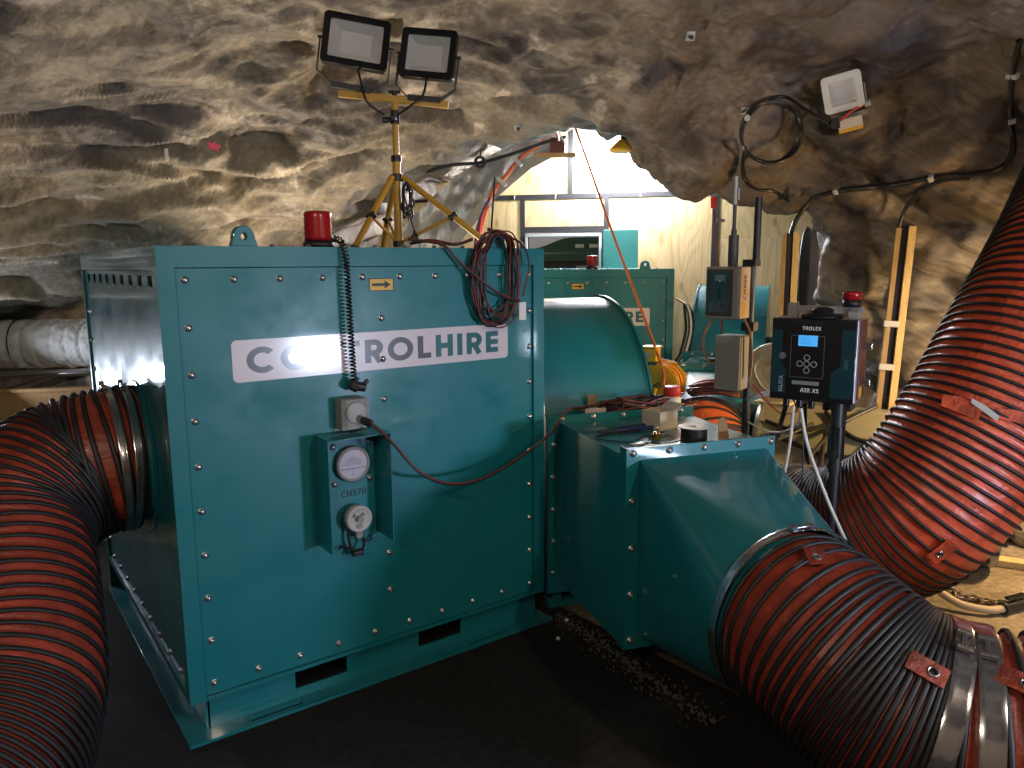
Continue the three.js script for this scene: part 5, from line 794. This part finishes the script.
// ---- floor, right
{ const g = thing('chain', 'rusty chain lying on the sandy floor behind the floor duct', 'chain', [2.09, 0, -3.52]); const pts = curve([[0, .012, 0], [.05, .012, .05], [.03, .012, .09], [.09, .012, .1], [.14, .012, .14], [.2, .012, .16]]); for (let i = 0; i < 13; i++) { const t = strip(new THREE.TorusGeometry(.016, .0048, 6, 14)); t.scale(1.35, 1, 1); if (i % 2) t.rotateX(Math.PI / 2.2); else t.rotateX(.4); const p = pts.getPoint(i / 12), d = pts.getTangent(i / 12); const m = mesh('link', t, std(lin(.2, .15, .1), .5, { metalness: .5 }), g); m.position.set(p.x, .02, p.z); m.rotation.y = -Math.atan2(d.z, d.x); } }
{ const g = thing('ball_valve', 'black ball valve with lever on a hose end on the sandy floor', 'valve', [2.3, .0, -3.3], .4); mesh('body', join([rod([-.06, .032, 0], [.1, .032, 0], .024, 14), rod([-.075, .032, 0], [-.055, .032, 0], .03, 8), rod([.085, .032, 0], [.105, .032, 0], .032, 8), rod([.02, .032, 0], [.02, .07, 0], .014, 10)]), M.black, g); mesh('lever', bx(-.05, .07, .068, .082, -.012, .012, .004), M.blackGloss, g); mesh('hose_tail', tube([[-.07, .03, 0], [-.14, .03, -.02], [-.22, .04, -.1], [-.26, .08, -.2]], .018, 50, 9), std(lin(.38, .28, .16), .6), g); }
solo('timber_offcut', 'thin timber bar lying on the sandy floor at the right edge', 'timber', uvm(bar([-.18, .03, -.1], [.22, .03, .1], .05, .04)), M.timber, [2.72, 0, -3.75]);
{ // crumbs swept on the mat
  const geo = new THREE.IcosahedronGeometry(.006, 0), N = 620, im = new THREE.InstancedMesh(geo, M.crumb, N); im.name = 'grit'; im.castShadow = im.receiveShadow = true; const mt = new THREE.Matrix4(), q = new THREE.Quaternion(); for (let i = 0; i < N; i++) { const t = rnd(), u = rr(-1, 1) * rr(0, 1); const c = V(.2 + t * .5, 0, -3.3 + t * .85), s = rr(.3, 1.15) * (1 - .4 * Math.abs(u)); q.setFromEuler(new THREE.Euler(rr(0, 6), rr(0, 6), rr(0, 6))); mt.compose(V(c.x + u * .1, .004 + .0035 * s, c.z - u * .06), q, V(s * 1.3, s * .8, s)); im.setMatrixAt(i, mt); } im.userData = { kind: 'stuff', label: 'grit and crumbs of rock scattered on the black mat', category: 'grit' }; scene.add(im);
  for (const [x, z, l] of [[.24, -3.23, 'white pellet on the mat nearer the fan'], [.19, -3.06, 'white pellet on the mat nearer the camera']]) solo('pellet', l, 'pellet', strip(new THREE.DodecahedronGeometry(.009, 0)), M.white, [x, .012, z]);
}
// ---- fittings on the rock
function rockBolt(label, p, s = 1) { const c = rockAt(p); const g = thing('rock_bolt', label, 'rock bolt', [c.point.x, c.point.y, c.point.z]); g.quaternion.setFromUnitVectors(V(0, 0, 1), c.normal); mesh('plate', bx(-.03 * s, .03 * s, -.03 * s, .03 * s, -.004, .006, .002), M.galv, g); mesh('stub', rod([0, 0, 0], [0, 0, .05 * s], .009 * s, 8), M.darkGrey, g); mesh('nut', rod([0, 0, .006], [0, 0, .022], .016 * s, 6), M.steel, g); return g; }
rockBolt('small eye bolt in the rippled roof left of the orange cord', [.05, 2.49, -5.2], .8); rockBolt('bolt plate in the dark rock lobe above the cable coil', [1.36, 2.47, -4.59], .7); rockBolt('bolt stub in the roof above the rock lobe', [.95, 2.78, -4.23], .8);
{ const c = rockAt([-2.17, 2.3, -4.97]); const m = solo('roof_tag', 'white plastic tag fixed in the left rippled roof', 'tag', bx(-.01, .01, -.035, .035, 0, .006, .001), M.white, [c.point.x, c.point.y, c.point.z]); m.quaternion.setFromUnitVectors(V(0, 0, 1), c.normal); }
{ const c = rockAt([-1.87, 2.35, -4.98]); const s = new THREE.Shape(); for (let i = 0; i < 12; i++) { const a = i / 12 * Math.PI * 2, r = .028 + .01 * Math.sin(i * 2.7); i ? s.lineTo(r * 1.3 * Math.cos(a), r * Math.sin(a)) : s.moveTo(r * 1.3 * Math.cos(a), r * Math.sin(a)); } const m = solo('paint_spot', 'pink paint spot on the left rippled roof', 'paint mark', extrude(s, .004), std(lin(.8, .12, .2), .6), [c.point.x, c.point.y, c.point.z]); m.quaternion.setFromUnitVectors(V(0, 0, 1), c.normal); }
scene.traverse((o) => { if (o.isMesh) { o.castShadow = true; o.receiveShadow = true; } });
renderer.render(scene, camera);
